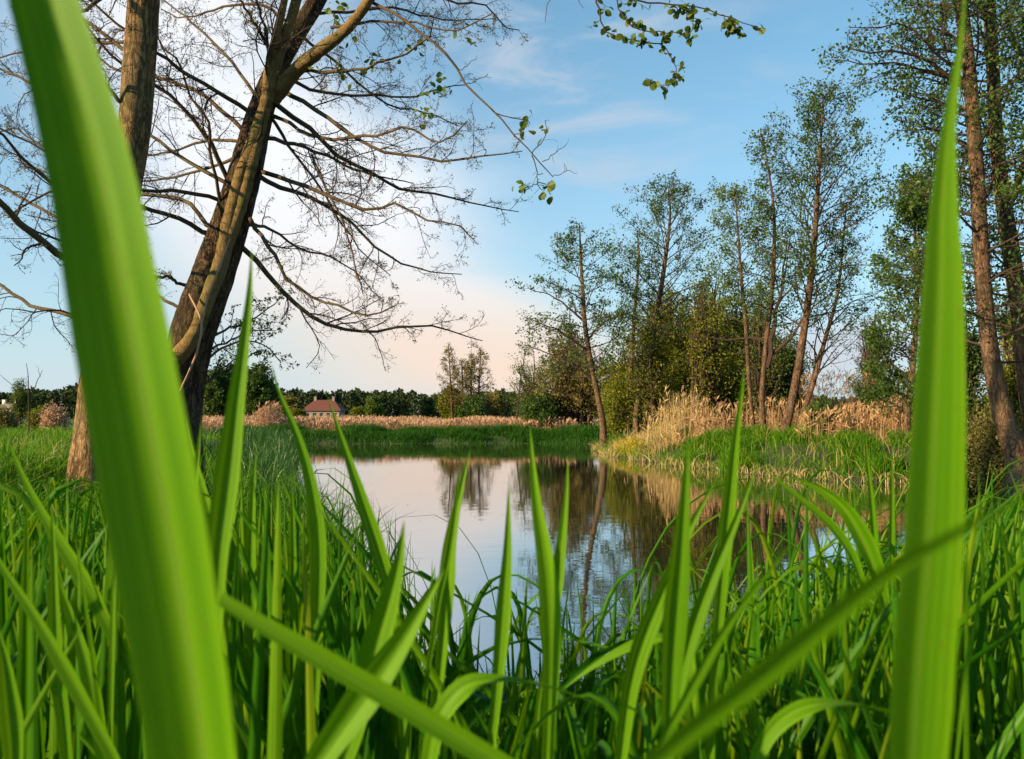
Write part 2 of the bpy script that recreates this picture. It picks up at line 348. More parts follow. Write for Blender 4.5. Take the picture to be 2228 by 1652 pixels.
# ------------------------------------------------------------------ ribbons (blades of grass)
def ribbons(g, cen_, wid, side, fold=0.35, across=3, uvs=True):
    """cen_ (N,n,3) centre lines, wid (N,n) half widths, side (N,3) or (N,n,3) side direction"""
    N_, n = cen_.shape[:2]
    if side.ndim == 2: side = np.repeat(side[:, None], n, 1)
    T = unit(np.gradient(cen_, axis=1)); S_ = unit(side - (side * T).sum(-1, keepdims=True) * T); Nn = np.cross(T, S_)
    u = np.linspace(-1, 1, across)
    fo = np.asarray(fold, float)
    if fo.ndim == 0: fo = np.full((N_, n), float(fo))
    V = cen_[:, :, None] + S_[:, :, None] * (u[None, None, :, None] * wid[:, :, None, None]) + Nn[:, :, None] * ((np.abs(u) - 0.5)[None, None, :, None] * wid[:, :, None, None] * fo[:, :, None, None])
    k = across; i = (np.arange(N_)[:, None, None] * n * k + np.arange(n - 1)[None, :, None] * k + np.arange(k - 1)[None, None]).reshape(-1)
    U = None
    if uvs:
        U = np.zeros((N_, n, k, 2)); U[..., 0] = (u * 0.5 + 0.5) + 0 * U[..., 0]; U[..., 1] = np.linspace(0, 1, n)[None, :, None]
        U[..., 1] += rng.uniform(0, 20, N_)[:, None, None]
    g.add(V, np.stack([i, i + 1, i + k + 1, i + k], -1), None, U)
def bez(a, b, c, d, n):
    t = np.linspace(0, 1, n)[None, :, None]
    return a[:, None] * (1 - t) ** 3 + 3 * b[:, None] * t * (1 - t) ** 2 + 3 * c[:, None] * t * t * (1 - t) + d[:, None] * t ** 3
def bladew(n, w, tip=0.0):
    t = np.linspace(0, 1, n); return w[:, None] * (np.minimum(1, 0.55 + 1.6 * t) * np.clip(1 - t, 0, 1) ** 0.62 + tip)[None]
def field(g, x, y, h, wd, lean=0.35, n=5, across=2, bend=0.5, zoff=0.0):
    """upright blades rooted on the ground"""
    k = len(x); z = ground(x, y) - 0.02 + zoff; b = np.stack([x, y, z], -1); a = rng.uniform(0, 2 * pi, k)
    d = np.stack([np.cos(a), np.sin(a), 0 * a], -1); l = (np.abs(rng.normal(0, lean, k)) * h)[:, None]; up = np.array([0, 0, 1.0]); hh = h[:, None]
    bd = (rng.uniform(0, 1, k) ** 2 * bend)[:, None]
    p = bez(b, b + up * hh * 0.4 + d * l * 0.1, b + up * hh * 0.85 + d * l * 0.5, b + up * hh * (1 - 0.6 * bd) + d * (l + bd * hh * 0.7), n)
    a2 = rng.uniform(0, pi, k); ribbons(g, p, bladew(n, wd / 2), np.stack([np.cos(a2), np.sin(a2), 0 * a2], -1), 0.3, across, False)

# ------------------------------------------------------------------ foreground blades seen one by one
GB = 'tall grass blades standing up close to the camera'
def hero(label, pts, Yd, wpx, fold=0.45, twist=0.0, n=40, wprof=None, mat=None):
    fold = 0.55 if fold > 0.35 else 0.3; wpx *= 1.04
    """pts: (px,py[,Y]) from tip to base; wpx full width in pixels at its widest"""
    A = []
    for q in pts: A.append(P(q[0], q[1], q[2] if len(q) > 2 else Yd))
    A = np.array(A); gz_ = float(ground(A[-1, 0], A[-1, 1])); m0 = n
    c0 = spline(A, n)
    if A[-1, 2] > gz_: 
        dlt = A[-1] - A[-2]; dlt = dlt / max(abs(dlt[2]), 1e-3) if dlt[2] < -0.01 else np.array([0, 0, -1.0]); e = A[-1].copy()
        hgt = e[2] - gz_ + 0.03; tn = unit(c0[-1] - c0[-3]); q = np.linspace(0, 1, 13)[1:, None]
        ex = e + tn * hgt * 0.5 * (q - q * q * 0.5) * (tn[2] < 0.3) + np.array([0, 0.0, 0]); ex[:, 2] = e[2] - (e[2] - gz_ + 0.03) * (q[:, 0] * (0.25 + 0.75 * q[:, 0])); c = np.vstack([c0, ex])
    else: c = c0
    L = np.concatenate([[0], np.cumsum(np.linalg.norm(np.diff(c, axis=0), axis=1))]); s = np.minimum(L / L[len(c0) - 1], 1.0)
    wmax = wpx / F * Yd / 2
    if wprof is None: wd = wmax * np.minimum(1, (s / 0.55)) ** 0.9 * np.interp(s, [0, 0.6, 1], [1, 1, 0.6])
    else: wd = np.interp(s, [a for a, b in wprof], [b for a, b in wprof]) / F * Yd / 2
    tw = twist if not np.isscalar(twist) else (twist, twist)
    an = np.radians(np.interp(s, np.linspace(0, 1, len(tw)), tw))
    side = np.stack([np.cos(an), np.sin(an), 0 * an], -1)
    g = Geo(); k = 7; n = len(c); fo = fold * np.ones(n)
    c2 = c[None].copy(); c2[0] += 0.0
    ribbons(g, c2, wd[None], side[None], fo[None], k)
    return g.build('grass_blade', mat or m_hero, None, True, label=label, cat='grass blade', group=GB)
hero('huge blurred grass blade crossing the left of the view, the widest one', [(20, -330), (60, -150), (100, 0), (160, 200), (212, 400), (250, 600), (288, 800), (326, 1000), (362, 1200), (400, 1430), (432, 1652), (450, 1850)], 0.22, 195, 0.42, (8, -4), 60,
     [(0, 0), (0.14, 138), (0.3, 175), (0.5, 205), (0.7, 212), (0.85, 200), (1, 170)])
hero('broad upright blurred grass blade with a long thin tip on the far right', [(2100, -90), (2093, 60), (2066, 260), (2052, 450), (2050, 600), (2043, 800), (2035, 1000), (2025, 1200), (2008, 1400), (1992, 1652), (1985, 1850)], 0.30, 140, 0.30, (-12, 10), 60,
     [(0, 0), (0.08, 8), (0.2, 30), (0.355, 82), (0.51, 114), (0.665, 134), (0.85, 146), (1, 120)])
hero('very blurred pale blade slanting in from lower right across the broad upright one', [(2290, 1040), (2180, 1105), (2060, 1170), (1940, 1240), (1800, 1350), (1640, 1480), (1500, 1590), (1390, 1690), (1280, 1800)], 0.15, 76, 0.25, 15, 50)
hero('blurred narrow blade lying diagonally from the huge left blade down to bottom centre', [(478, 1302), (560, 1352), (660, 1410), (760, 1468), (860, 1525), (960, 1585), (1060, 1645), (1150, 1700)], 0.33, 40, 0.2, 10, 40,
     [(0, 26), (0.3, 44), (0.7, 46), (1, 44)])
hero('long sharp blade with a yellow lit edge, rising just right of the huge left blade', [(548, 535), (543, 640), (530, 760), (515, 870), (502, 980), (488, 1090), (474, 1200), (468, 1300), (462, 1450)], 0.48, 52, 0.55, (0, 12), 44)
hero('curved blade whose thin tip rises left of the red roofed house', [(592, 790), (606, 850), (640, 930), (666, 1010), (684, 1100), (692, 1200), (690, 1330), (684, 1500)], 0.66, 36, 0.5, 8)
hero('curved blade leaning left with its tip just under the red roofed house', [(712, 860), (735, 930), (765, 1020), (795, 1110), (825, 1200), (850, 1290), (862, 1400)], 0.66, 32, 0.5, 8)
hero('tall straight blade over the pond whose tip reaches the dark far bank', [(1153, 925), (1158, 1000), (1168, 1100), (1184, 1200), (1196, 1300), (1200, 1420), (1194, 1600)], 0.6, 44, 0.5, -6)
hero('blade in front of the pond bending right at its tip over the reflected slender trees', [(1024, 975), (1008, 1040), (992, 1110), (978, 1190), (972, 1270), (966, 1360), (955, 1480)], 0.62, 34, 0.5, 5)
hero('second thin blade hugging the blade over the reflected slender trees', [(1005, 985), (995, 1060), (984, 1140), (968, 1230), (952, 1310), (940, 1400)], 0.6, 17, 0.4, 20)
hero('dark spear of a blade mid pond, left of the tall straight one', [(1107, 1048), (1106, 1120), (1104, 1200), (1098, 1290), (1090, 1400), (1076, 1560)], 0.6, 32, 0.5, 0)
hero('slim blade standing just right of the tall straight one over the pond', [(1236, 990), (1233, 1060), (1226, 1140), (1216, 1230), (1204, 1330), (1186, 1460)], 0.62, 27, 0.5, -8)
hero('tall thin blade before the right bank with its tip among the bare trunks', [(1620, 795), (1611, 870), (1599, 960), (1588, 1060), (1576, 1170), (1566, 1290), (1556, 1420)], 0.58, 36, 0.5, 12)
hero('wide soft blade with blurred tip pointing at the golden reeds of the right bank', [(1498, 945), (1493, 1020), (1486, 1110), (1478, 1210), (1468, 1320), (1460, 1440), (1452, 1620)], 0.42, 56, 0.4, 12)
hero('long blade leaning right in front of the right bank, crossing the wide soft one', [(1648, 1005), (1620, 1085), (1590, 1160), (1552, 1250), (1515, 1350), (1485, 1460), (1450, 1620)], 0.5, 34, 0.5, 0)
hero('thin pale leaning blade in the lower right with its tip above dark grass', [(1735, 1165), (1680, 1235), (1620, 1310), (1560, 1400), (1510, 1490), (1455, 1590), (1400, 1690)], 0.36, 26, 0.3, 10)
hero('arched blade folding over at the bottom centre with a pale bluish back', [(1356, 1562), (1290, 1528), (1200, 1496), (1110, 1480), (1035, 1486), (985, 1520), (950, 1580), (925, 1700)], 0.5, 50, 0.3, (-60, -10), 44, None)
hero('broad bright blade leaning right at the bottom left of centre', [(968, 1236), (925, 1310), (880, 1385), (830, 1460), (770, 1545), (710, 1630), (650, 1720)], 0.42, 74, 0.45, (0, -5))
hero('broad blade with a dark tip standing behind the bright leaning one', [(880, 1130), (868, 1220), (846, 1310), (822, 1390), (800, 1480), (770, 1600)], 0.46, 60, 0.45, 0)
hero('arched blade in the lower right corner bending behind the broad upright one', [(2200, 1622), (2080, 1590), (1960, 1556), (1860, 1534), (1770, 1535), (1700, 1570), (1655, 1630), (1630, 1720)], 0.45, 40, 0.3, (-50, -10), 44)
hero('dark green blade leaning left at the left edge above the lit meadow', [(14, 950), (48, 1030), (90, 1110), (140, 1190), (195, 1280), (255, 1390), (320, 1520)], 0.62, 40, 0.5, -8)
hero('long blade sloping down from the left edge to the foot of the huge blade', [(-70, 1100), (0, 1225), (70, 1330), (135, 1440), (190, 1540), (250, 1652), (300, 1760)], 0.5, 36, 0.5, -4)
hero('upright pale blade near the left edge, left of the huge blurred one', [(112, 1090), (116, 1200), (118, 1320), (122, 1440), (138, 1560), (150, 1700)], 0.6, 32, 0.5, 10)
hero('thin straight grass stalk rising left of the huge blurred blade', [(262, 1040), (252, 1180), (246, 1330), (243, 1480), (240, 1652)], 0.6, 13, 0.3, 0)
hero('straight blade between the yellow edged blade and the pond', [(557, 975), (549, 1090), (544, 1220), (546, 1340), (556, 1480)], 0.75, 30, 0.5, 6)
hero('narrow upright blade right beside the straight one left of the pond', [(634, 1030), (636, 1130), (636, 1260), (634, 1400), (636, 1560)], 0.75, 27, 0.5, 14)
hero('thin blurred stalk standing in the lower right corner beyond the broad blade', [(2152, 1140), (2140, 1240), (2122, 1350), (2100, 1470), (2080, 1652)], 0.42, 12, 0.3, 0)
hero('blade leaning left over the shaded water below the right bank', [(1652, 1010), (1700, 1052), (1760, 1100), (1815, 1150), (1860, 1220), (1890, 1320)], 0.8, 20, 0.4, 0)
hero('wide twisted leaf arching left before the dark right bank', [(1700, 1030), (1770, 1056), (1830, 1100), (1870, 1160), (1905, 1240), (1930, 1350)], 0.7, 40, 0.4, (-30, 20))
hero('slim upright blade before the dark grass of the right bank', [(1882, 930), (1888, 1010), (1897, 1100), (1905, 1210), (1910, 1330)], 0.8, 17, 0.5, 6)
hero('slim dark blade just left of the broad upright one on the right', [(1940, 970), (1941, 1060), (1940, 1160), (1938, 1300)], 0.85, 14, 0.5, 6)
hero('blade leaning left whose tip shows right of the leaning tree foot', [(405, 905), (418, 980), (440, 1060), (462, 1150), (480, 1260)], 0.75, 22, 0.4, 0)
hero('short upright blade growing behind the yellow edged one', [(438, 910), (428, 1010), (420, 1110), (415, 1250)], 0.7, 20, 0.4, 10)
hero('broad yellow green blade at the bottom left corner', [(-20, 1330), (5, 1420), (20, 1520), (30, 1620), (30, 1740)], 0.5, 44, 0.4, 20)
hero('bright blade folded down in the lower left grass', [(128, 1265), (160, 1350), (190, 1450), (212, 1560), (230, 1690)], 0.6, 38, 0.5, 0)
hero('bright blade with dark shadow bands left of the long leaning one', [(1560, 1040), (1500, 1150), (1450, 1270), (1400, 1390), (1370, 1500), (1350, 1652)], 0.52, 44, 0.45, 5)
hero('long leaf lying flat from the arched blade towards the right bank blades', [(1225, 1500), (1290, 1450), (1360, 1410), (1430, 1385), (1480, 1390), (1500, 1450), (1505, 1560)], 0.6, 36, 0.3, (-50, 0))

# ------------------------------------------------------------------ mass of grass at the near bank
SIL = [(-300, 1050), (0, 1040), (250, 1040), (420, 1010), (560, 1010), (700, 1040), (780, 1100), (850, 1260), (910, 1390), (980, 1470), (1120, 1490), (1270, 1470), (1360, 1400), (1440, 1330), (1540, 1310), (1620, 1270), (1750, 1230), (1880, 1190), (2000, 1150), (2100, 1090), (2228, 1050), (2500, 1030)]
SIL2 = [(-300, 1000), (600, 1000), (800, 1060), (900, 1180), (1000, 1260), (1300, 1260), (1450, 1180), (1600, 1080), (1700, 1030), (2500, 980)]
sx, sy_ = np.array(SIL).T
def near_grass(g, k, y0, y1, wlo, whi, drop, n=12, across=3, arch=0.3, xr=(-250, 2480), sil=None):
    px = rng.uniform(xr[0], xr[1], k); Yd = y0 * (y1 / y0) ** rng.uniform(0, 1, k)
    S2 = np.array(sil or SIL).T; py = np.interp(px, S2[0], S2[1]) + rng.exponential(drop, k) - 10
    tip = Pv(px, py, Yd)
    gz0 = ground(tip[:, 0], tip[:, 1]); ok = (tip[:, 2] > gz0 + 0.10) & (tip[:, 2] - gz0 < 1.15); tip = tip[ok]; k = len(tip)
    a = rng.uniform(0, 2 * pi, k); h = tip[:, 2] - gz0[ok]; off = h * np.abs(rng.normal(0, 1, k)) * np.where(rng.uniform(0, 1, k) < 0.25, 0.5, 0.22)
    bx = tip[:, 0] + np.cos(a) * off; by = tip[:, 1] + np.abs(np.sin(a)) * off * 0.6; bz = ground(bx, by) - 0.02
    b = np.stack([bx, by, bz], -1); up = np.array([0, 0, 1.0]); hh = (tip[:, 2] - bz)[:, None]; d = tip - b; d[:, 2] = 0
    ar = (rng.uniform(0, 1, k) < arch)[:, None]
    q1 = np.where(ar, b + up * hh * 0.75 + d * 0.05, b + up * hh * 0.4 + d * 0.02)
    q2 = np.where(ar, b + up * hh * 1.30 + d * 0.35, b + up * hh * 0.72 + d * 0.5)
    e = np.where(ar, tip + unit(d + 1e-4) * hh * 0.28 - up * hh * 0.18, tip)
    p = bez(b, q1, q2, e, n)
    a2 = rng.normal(0, 0.6, k); ribbons(g, p, bladew(n, rng.uniform(wlo, whi, k) / 2), np.stack([np.cos(a2), np.sin(a2), 0 * a2], -1), rng.uniform(0.35, 0.75, k)[:, None] * np.ones((1, n)), across)
g = Geo()
near_grass(g, 380, 0.55, 1.1, 0.012, 0.022, 150, 16, 5, 0.03)
near_grass(g, 900, 0.9, 2.2, 0.010, 0.020, 140, 12, 5, 0.08)
near_grass(g, 2600, 1.8, 4.6, 0.005, 0.012, 110, 10, 3, 0.12)
near_grass(g, 160, 2.2, 4.4, 0.005, 0.010, 70, 10, 3, 0.05, (350, 900), [(300, 960), (600, 960), (750, 1000), (900, 1150), (1000, 1250)])
near_grass(g, 350, 1.0, 2.6, 0.009, 0.017, 70, 12, 3, 0.04, (-250, 420))
near_grass(g, 260, 1.0, 3.4, 0.012, 0.022, 60, 12, 3, 0.35, (1600, 2480))
near_grass(g, 170, 0.6, 1.8, 0.012, 0.022, 130, 14, 5, 0.25, (850, 1900))
near_grass(g, 120, 0.8, 2.6, 0.008, 0.016, 90, 14, 5, 0.08, (-250, 2480), SIL2)
near_grass(g, 130, 1.0, 3.0, 0.008, 0.018, 90, 14, 5, 0.2, (1300, 2480), SIL2)
near_grass(g, 60, 0.9, 2.2, 0.010, 0.018, 90, 14, 5, 0.1, (900, 1500), SIL2)
g.build('tall_grass', m_near, None, True, label='dense tall green grass covering the near bank of the pond', cat='grass', kind='stuff')
# undergrowth below, so gaps are dark stems and not soil
g = Geo(); k = 8000; x = rng.uniform(-3.4, 3.6, k); y = rng.uniform(0.5, 4.6, k); x = x * np.clip(y / 3, 0.35, 1.4); ok = sdist(x, y) > 0.0; x, y = x[ok], y[ok]
hh = rng.uniform(0.10, 0.30, len(x)) * np.clip((3.7 - y) / 1.2, 0.42, 1); field(g, x, y, hh, rng.uniform(0.005, 0.012, len(x)), 0.5, 6, 2, 0.9)
k = 5000; x = rng.uniform(-2.2, 4.5, k); y = rng.uniform(3.0, 6.0, k); d = sdist(x, y); ok = (d > -0.08) & (d < 0.9); x, y = x[ok], y[ok]; field(g, x, y, rng.uniform(0.05, 0.20, len(x)), rng.uniform(0.004, 0.009, len(x)), 0.5, 6, 2, 0.9)
g.build('undergrowth', m_far, None, True, label='short dark grass between the tall blades of the near bank', cat='grass', kind='stuff')
# left meadow
g = Geo(); k = 62000; t = rng.uniform(0, 1, k); y = 2.6 * (26 / 2.6) ** t; x = -y * rng.uniform(0.12, 0.86, k) - 0.2
d = sdist(x, y); ok = (d > 0.05); x, y = x[ok], y[ok]; hh = rng.uniform(0.16, 0.42, len(x)) * (0.75 + 0.35 * np.sin(x * 1.3 + y) * np.cos(y * 0.9)); hh = np.maximum(hh, 0.12)
field(g, x, y, hh, rng.uniform(0.005, 0.011, len(x)) * (1 + y / 14), 0.40, 5, 2, 0.7)
g.build('meadow_grass', m_mead, None, True, label='sunlit green meadow grass round the two big trees on the left', cat='grass', kind='stuff')
g = Geo(); k = 600; y = rng.uniform(4, 12, k); x = -y * rng.uniform(0.4, 0.72, k); field(g, x, y, rng.uniform(0.25, 0.5, k), rng.uniform(0.003, 0.006, k), 0.9, 6, 2, 0.8)
g.build('dry_grass', m_straw, None, True, label='thin dry straw stalks scattered through the left meadow', cat='straw', kind='stuff')
g = Geo(); k = 2600; x = rng.uniform(3, 17, k); y = rng.uniform(11, 30, k); d = sdist(x, y); ok = (d > 0.1) & (d < 5); x, y = x[ok], y[ok]
field(g, x, y, rng.uniform(0.3, 0.75, len(x)), rng.uniform(0.008, 0.014, len(x)), 0.6, 5, 2, 0.9)
near_grass(g, 45, 1.2, 3.4, 0.003, 0.006, 200, 12, 3, 0.0)
g.build('dead_grass', m_straw, None, True, label='dead straw blades mixed into the green grass of both banks', cat='straw', kind='stuff')
# dark sedge on the left shore of the pond
g = Geo(); k = 9000; t = rng.uniform(0, 1, k); A = np.array([(-9.2, 32), (-7.6, 27), (-5, 17), (-3, 10), (-1.9, 7.0), (-1.3, 5.4)]); c = np.stack([np.interp(t, np.linspace(0, 1, 6), A[:, 0]), np.interp(t, np.linspace(0, 1, 6), A[:, 1])], -1)
x = c[:, 0] - rng.exponential(0.35, k) + 0.25; y = c[:, 1] + rng.normal(0, 0.4, k); field(g, x, y, rng.uniform(0.35, 0.85, k), rng.uniform(0.006, 0.012, k) * (1 + y / 20), 0.35, 6, 2, 0.5)
k = 5000; x = rng.uniform(-11.5, -6.6, k); y = rng.uniform(27, 36, k); ok = sdist(x, y) > -0.15; x, y = x[ok], y[ok]; field(g, x, y, rng.uniform(0.25, 0.62, len(x)), rng.uniform(0.012, 0.02, len(x)), 0.5, 5, 2, 0.9)
g.build('sedge', m_sedge, None, True, label='dark narrow sedge along the left shore of the pond', cat='sedge', kind='stuff')
# grass of the right bank and of its shore
g = Geo(); k = 60000; t = rng.uniform(0, 1, k); x = rng.uniform(2.5, 19, k); y = rng.uniform(9, 34, k); d = sdist(x, y)
ok = (d > -0.10) & (d < 5.5 * rng.uniform(0.2, 1, k) ** 0.6) & (y > 11) & ~((x < 4.2) & (y > 32)); x, y = x[ok], y[ok]
sel = ~((y > 24) & (rng.uniform(0, 1, len(x)) < 0.45)); x, y = x[sel], y[sel]
lump = 0.72 + 0.45 * np.sin(x * 2.3 + 1 + np.sin(y)) * np.cos(y * 1.6)
field(g, x, y, rng.uniform(0.2, 0.5, len(x)) * lump, rng.uniform(0.012, 0.024, len(x)), 0.55, 5, 2, 0.9)
for q in range(170):
    cx = rng.uniform(3, 14); cy = rng.uniform(12, 31); d0 = float(sdist(cx, cy))
    if not 0.4 < d0 < 3.6: continue
    rad = rng.uniform(0.25, 0.6); k = int(520 * rad); r = rad * np.sqrt(rng.uniform(0, 1, k)); a = rng.uniform(0, 2 * pi, k); x = cx + r * np.cos(a); y = cy + r * np.sin(a)
    field(g, x, y, 0.15 + rng.uniform(0.3, 0.5) * np.sqrt(np.clip(1 - (r / rad) ** 2, 0, 1)), rng.uniform(0.016, 0.03, k), 0.5, 6, 2, 1.0)
x = np.array([5.0]); y = np.array([21.5]); field(g, x, y, np.array([0.4]), np.array([0.02]), 0.55, 5, 2, 0.9)
g.build('bank_grass', m_mead, None, True, label='rich green grass covering the right bank down to the water', cat='grass', kind='stuff')
# far bank tussocks
g = Geo()
for kx in range(60):
    cx = rng.uniform(-13, 6.0); cy = 37.3 + rng.uniform(-0.2, 1.9); rad = rng.uniform(0.35, 1.0); k = int(1100 * rad); ht = rng.uniform(0.18, 0.5) * (1.2 if cx < 1 else 0.9)
    r = rad * np.sqrt(rng.uniform(0, 1, k)); a = rng.uniform(0, 2 * pi, k); x = cx + r * np.cos(a) * 1.4; y = cy + r * np.sin(a)
    field(g, x, y, 0.10 + ht * np.sqrt(np.clip(1 - (r / rad) ** 2, 0, 1)) * rng.uniform(0.8, 1.1, k), rng.uniform(0.016, 0.03, k), 0.45, 4, 2, 0.9)
k = 26000; x = rng.uniform(-16, 9, k); y = rng.uniform(34.5, 40.5, k); ok = (sdist(x, y) > -0.12); x, y = x[ok], y[ok]; field(g, x, y, rng.uniform(0.08, 0.26, len(x)), rng.uniform(0.02, 0.035, len(x)), 0.5, 4, 2, 0.9)
g.build('shore_grass', m_far, None, True, label='dark green tussock grass along the far shore of the pond', cat='grass', kind='stuff')
g = Geo(); k = 16000; t = rng.uniform(0, 1, k) ** 1.5; x = rng.uniform(-90, 80, k); y = 39 + 120 * t; field(g, x * (0.3 + 0.7 * t), y, rng.uniform(0.25, 0.5, k), rng.uniform(0.03, 0.08, k), 0.5, 3, 2, 0.8)
g.build('field_grass', m_mead, None, True, label='green grass of the fields behind the reeds', cat='grass', kind='stuff')

# ------------------------------------------------------------------ reeds
def reeds(name, label, x, y, h, mat, wd=0.012, lean=0.14, plume=0.6, leafn=2, cat='reed bed', kind='stuff'):
    g = Geo(); k = len(x); b = np.stack([x, y, ground(x, y) - 0.03], -1); a = rng.uniform(0, 2 * pi, k); l = np.abs(rng.normal(0, lean, k)) * h
    d = np.stack([np.cos(a), np.sin(a), 0 * a], -1) * l[:, None]; up = np.array([0, 0, 1.0]) * h[:, None]
    p = bez(b, b + up * 0.35 + d * 0.1, b + up * 0.7 + d * 0.5, b + up + d, 6)
    a2 = rng.uniform(0, pi, k); ribbons(g, p, np.full((k, 6), wd / 2) * np.linspace(1, 0.5, 6), np.stack([np.cos(a2), np.sin(a2), 0 * a2], -1), 0.0, 2, False)
    s = rng.uniform(0, 1, k) < plume; tp = p[s, -1]; m_ = len(tp)
    if m_:
        for q in range(3):
            dd = unit(rng.normal(size=(m_, 3)) * 0.45 + np.array([0.25, 0, 0.8])); e = tp + dd * (0.12 + 0.1 * rng.uniform(0, 1, (m_, 1)))
            pp = np.stack([tp - dd * 0.06, (tp + e) / 2, e], 1); ribbons(g, pp, np.array([[0.3, 1, 0.1]]) * wd * rng.uniform(1.0, 2.2, (m_, 1)), unit(rng.normal(size=(m_, 3))), 0.3, 2, False)
    for q in range(leafn):
        i_ = rng.integers(1, 4, k); st = p[np.arange(k), i_]; dd = unit(rng.normal(size=(k, 3)) * np.array([1, 1, 0.5]) + np.array([0, 0, 0.35])); L = h[:, None] * rng.uniform(0.15, 0.38, (k, 1))
        pp = bez(st, st + dd * L * 0.4, st + dd * L * 0.8, st + dd * L - np.array([0, 0, 1.0]) * L * rng.uniform(0, 0.8, (k, 1)), 4)
        ribbons(g, pp, np.array([[0.6, 1, 0.7, 0.05]]) * wd * 0.9 * np.ones((k, 1)), unit(rng.normal(size=(k, 3))), 0.2, 2, False)
    return g.build(name, mat, None, True, label=label, cat=cat, kind=kind)
k = 30000; y = 40.0 + 24 * rng.uniform(0, 1, k) ** 1.4; x = -y * 0.42 + rng.uniform(0, 1, k) * y * 0.50; x = np.where(rng.uniform(0, 1, k) < 0.12, x + 4, x)
reeds('reed_bed', 'low pinkish brown reed bed in a strip behind the far shore', x, y, rng.uniform(0.3, 0.66, k) * (1 + 0.22 * np.sin(x) * np.sin(x * 0.37)), m_reedp, 0.013, 0.12, 0.35, 1)
k = 420; x = P(566, 900, 39)[0] + rng.normal(0, 0.42, k); y = 40 + rng.normal(0, 0.5, k)
reeds('reed_clump', 'tall orange reed clump standing above the reed bed left of the red roof', x, y, rng.uniform(0.7, 1.6, k) * np.exp(-((x - P(575, 900, 39)[0]) / 1.1) ** 2), m_reedp, 0.014, 0.10, 0.4, 2)
k = 1500; px = np.append(rng.normal(1465, 58, 1000), rng.normal(1470, 44, 500)); Yd = rng.uniform(25.5, 29, k); x = (px - 1114) / F * Yd
hm = np.append(rng.uniform(0.25, 0.62, 1000), rng.uniform(0.7, 1.7, 500)) * (0.55 + 0.45 * np.exp(-((px - 1475) / 60) ** 2))
reeds('golden_reeds', 'golden dry reeds leaning about on the right bank below the tall trees', x, Yd, hm * np.where(np.arange(k) < 1000, 0.72, 1.05), m_straw, 0.010, 0.20, 0.2, 1)
k = 500; px = rng.uniform(1500, 1760, k); Yd = rng.uniform(24, 27, k); x = (px - 1114) / F * Yd
reeds('sparse_reeds', 'thin sparse reeds at the feet of the three slender trunks', x, Yd, rng.uniform(0.4, 1.3, k), m_reed, 0.012, 0.16, 0.3, 2)
k = 2900; px = rng.uniform(1735, 2120, k); Yd = rng.uniform(20.5, 27, k); x = (px - 1114) / F * Yd
reeds('tall_reeds', 'tall straw coloured reeds behind the right bank beside the broad blade', x, Yd, rng.uniform(0.5, 1.2, k) * (0.62 + 0.4 * np.clip((px - 1735) / 200, 0, 1)), m_reed, 0.011, 0.09, 0.4, 1)
k = 500; px = rng.uniform(1740, 2000, k); Yd = rng.uniform(27, 33, k); x = (px - 1114) / F * Yd
reeds('plume_reeds', 'pale feathery reed plumes against the sky behind the tall reeds', x, Yd, rng.uniform(1.5, 2.3, k), m_reed, 0.007, 0.08, 0.9, 0)
# dry straw hanging over the water along the right bank, yellow marsh plants at its tip
g = Geo(); k = 130000; x = rng.uniform(2.5, 11, k); y = rng.uniform(13.5, 33, k); d = sdist(x, y); ok = (d > -0.10) & (d < 0.17) & (x > 2.6) & (np.sin(x * 3.1 + y) * np.sin(y * 2.3) > rng.uniform(-1.2, 0.5, k)); x, y = x[ok][:1200], y[ok][:1200]; k = len(x)
field(g, x, y, rng.uniform(0.10, 0.34, k), rng.uniform(0.010, 0.02, k), 0.9, 5, 2, 1.0)
k = 4500; a = rng.uniform(0, 2 * pi, k); r = np.sqrt(rng.uniform(0, 1, k)); x = 4.7 + 1.2 * r * np.cos(a); y = 27.3 + 2.6 * r * np.sin(a); ok = sdist(x, y) > 0; x, y = x[ok], y[ok]
field(g, x, y, rng.uniform(0.2, 0.5, len(x)), rng.uniform(0.012, 0.02, len(x)), 0.8, 5, 2, 1.0)
g.build('dry_shore_grass', m_straw, None, True, label='dry yellow straw matted along the water edge of the right bank', cat='straw', kind='stuff')
g = Geo(); k = 2600; a = rng.uniform(0, 2 * pi, k); r = np.sqrt(rng.uniform(0, 1, k)); x = 4.05 + 0.55 * r * np.cos(a); y = 26.8 + 1.5 * r * np.sin(a); z = ground(x, y) + rng.uniform(0.03, 0.5, k) * (1 - 0.5 * r)
g.leaves(np.stack([x, y, z], -1), 0.07, 0.8, 0.8); ok = sdist(x, y) > 0; field(g, x[ok], y[ok], rng.uniform(0.15, 0.45, ok.sum()), np.full(ok.sum(), 0.012), 0.5, 4, 2, 0.5)
g.build('marsh_flower', m_yel, None, label='yellow flowering marsh plants glowing at the tip of the right bank', cat='marsh plants', kind='stuff')

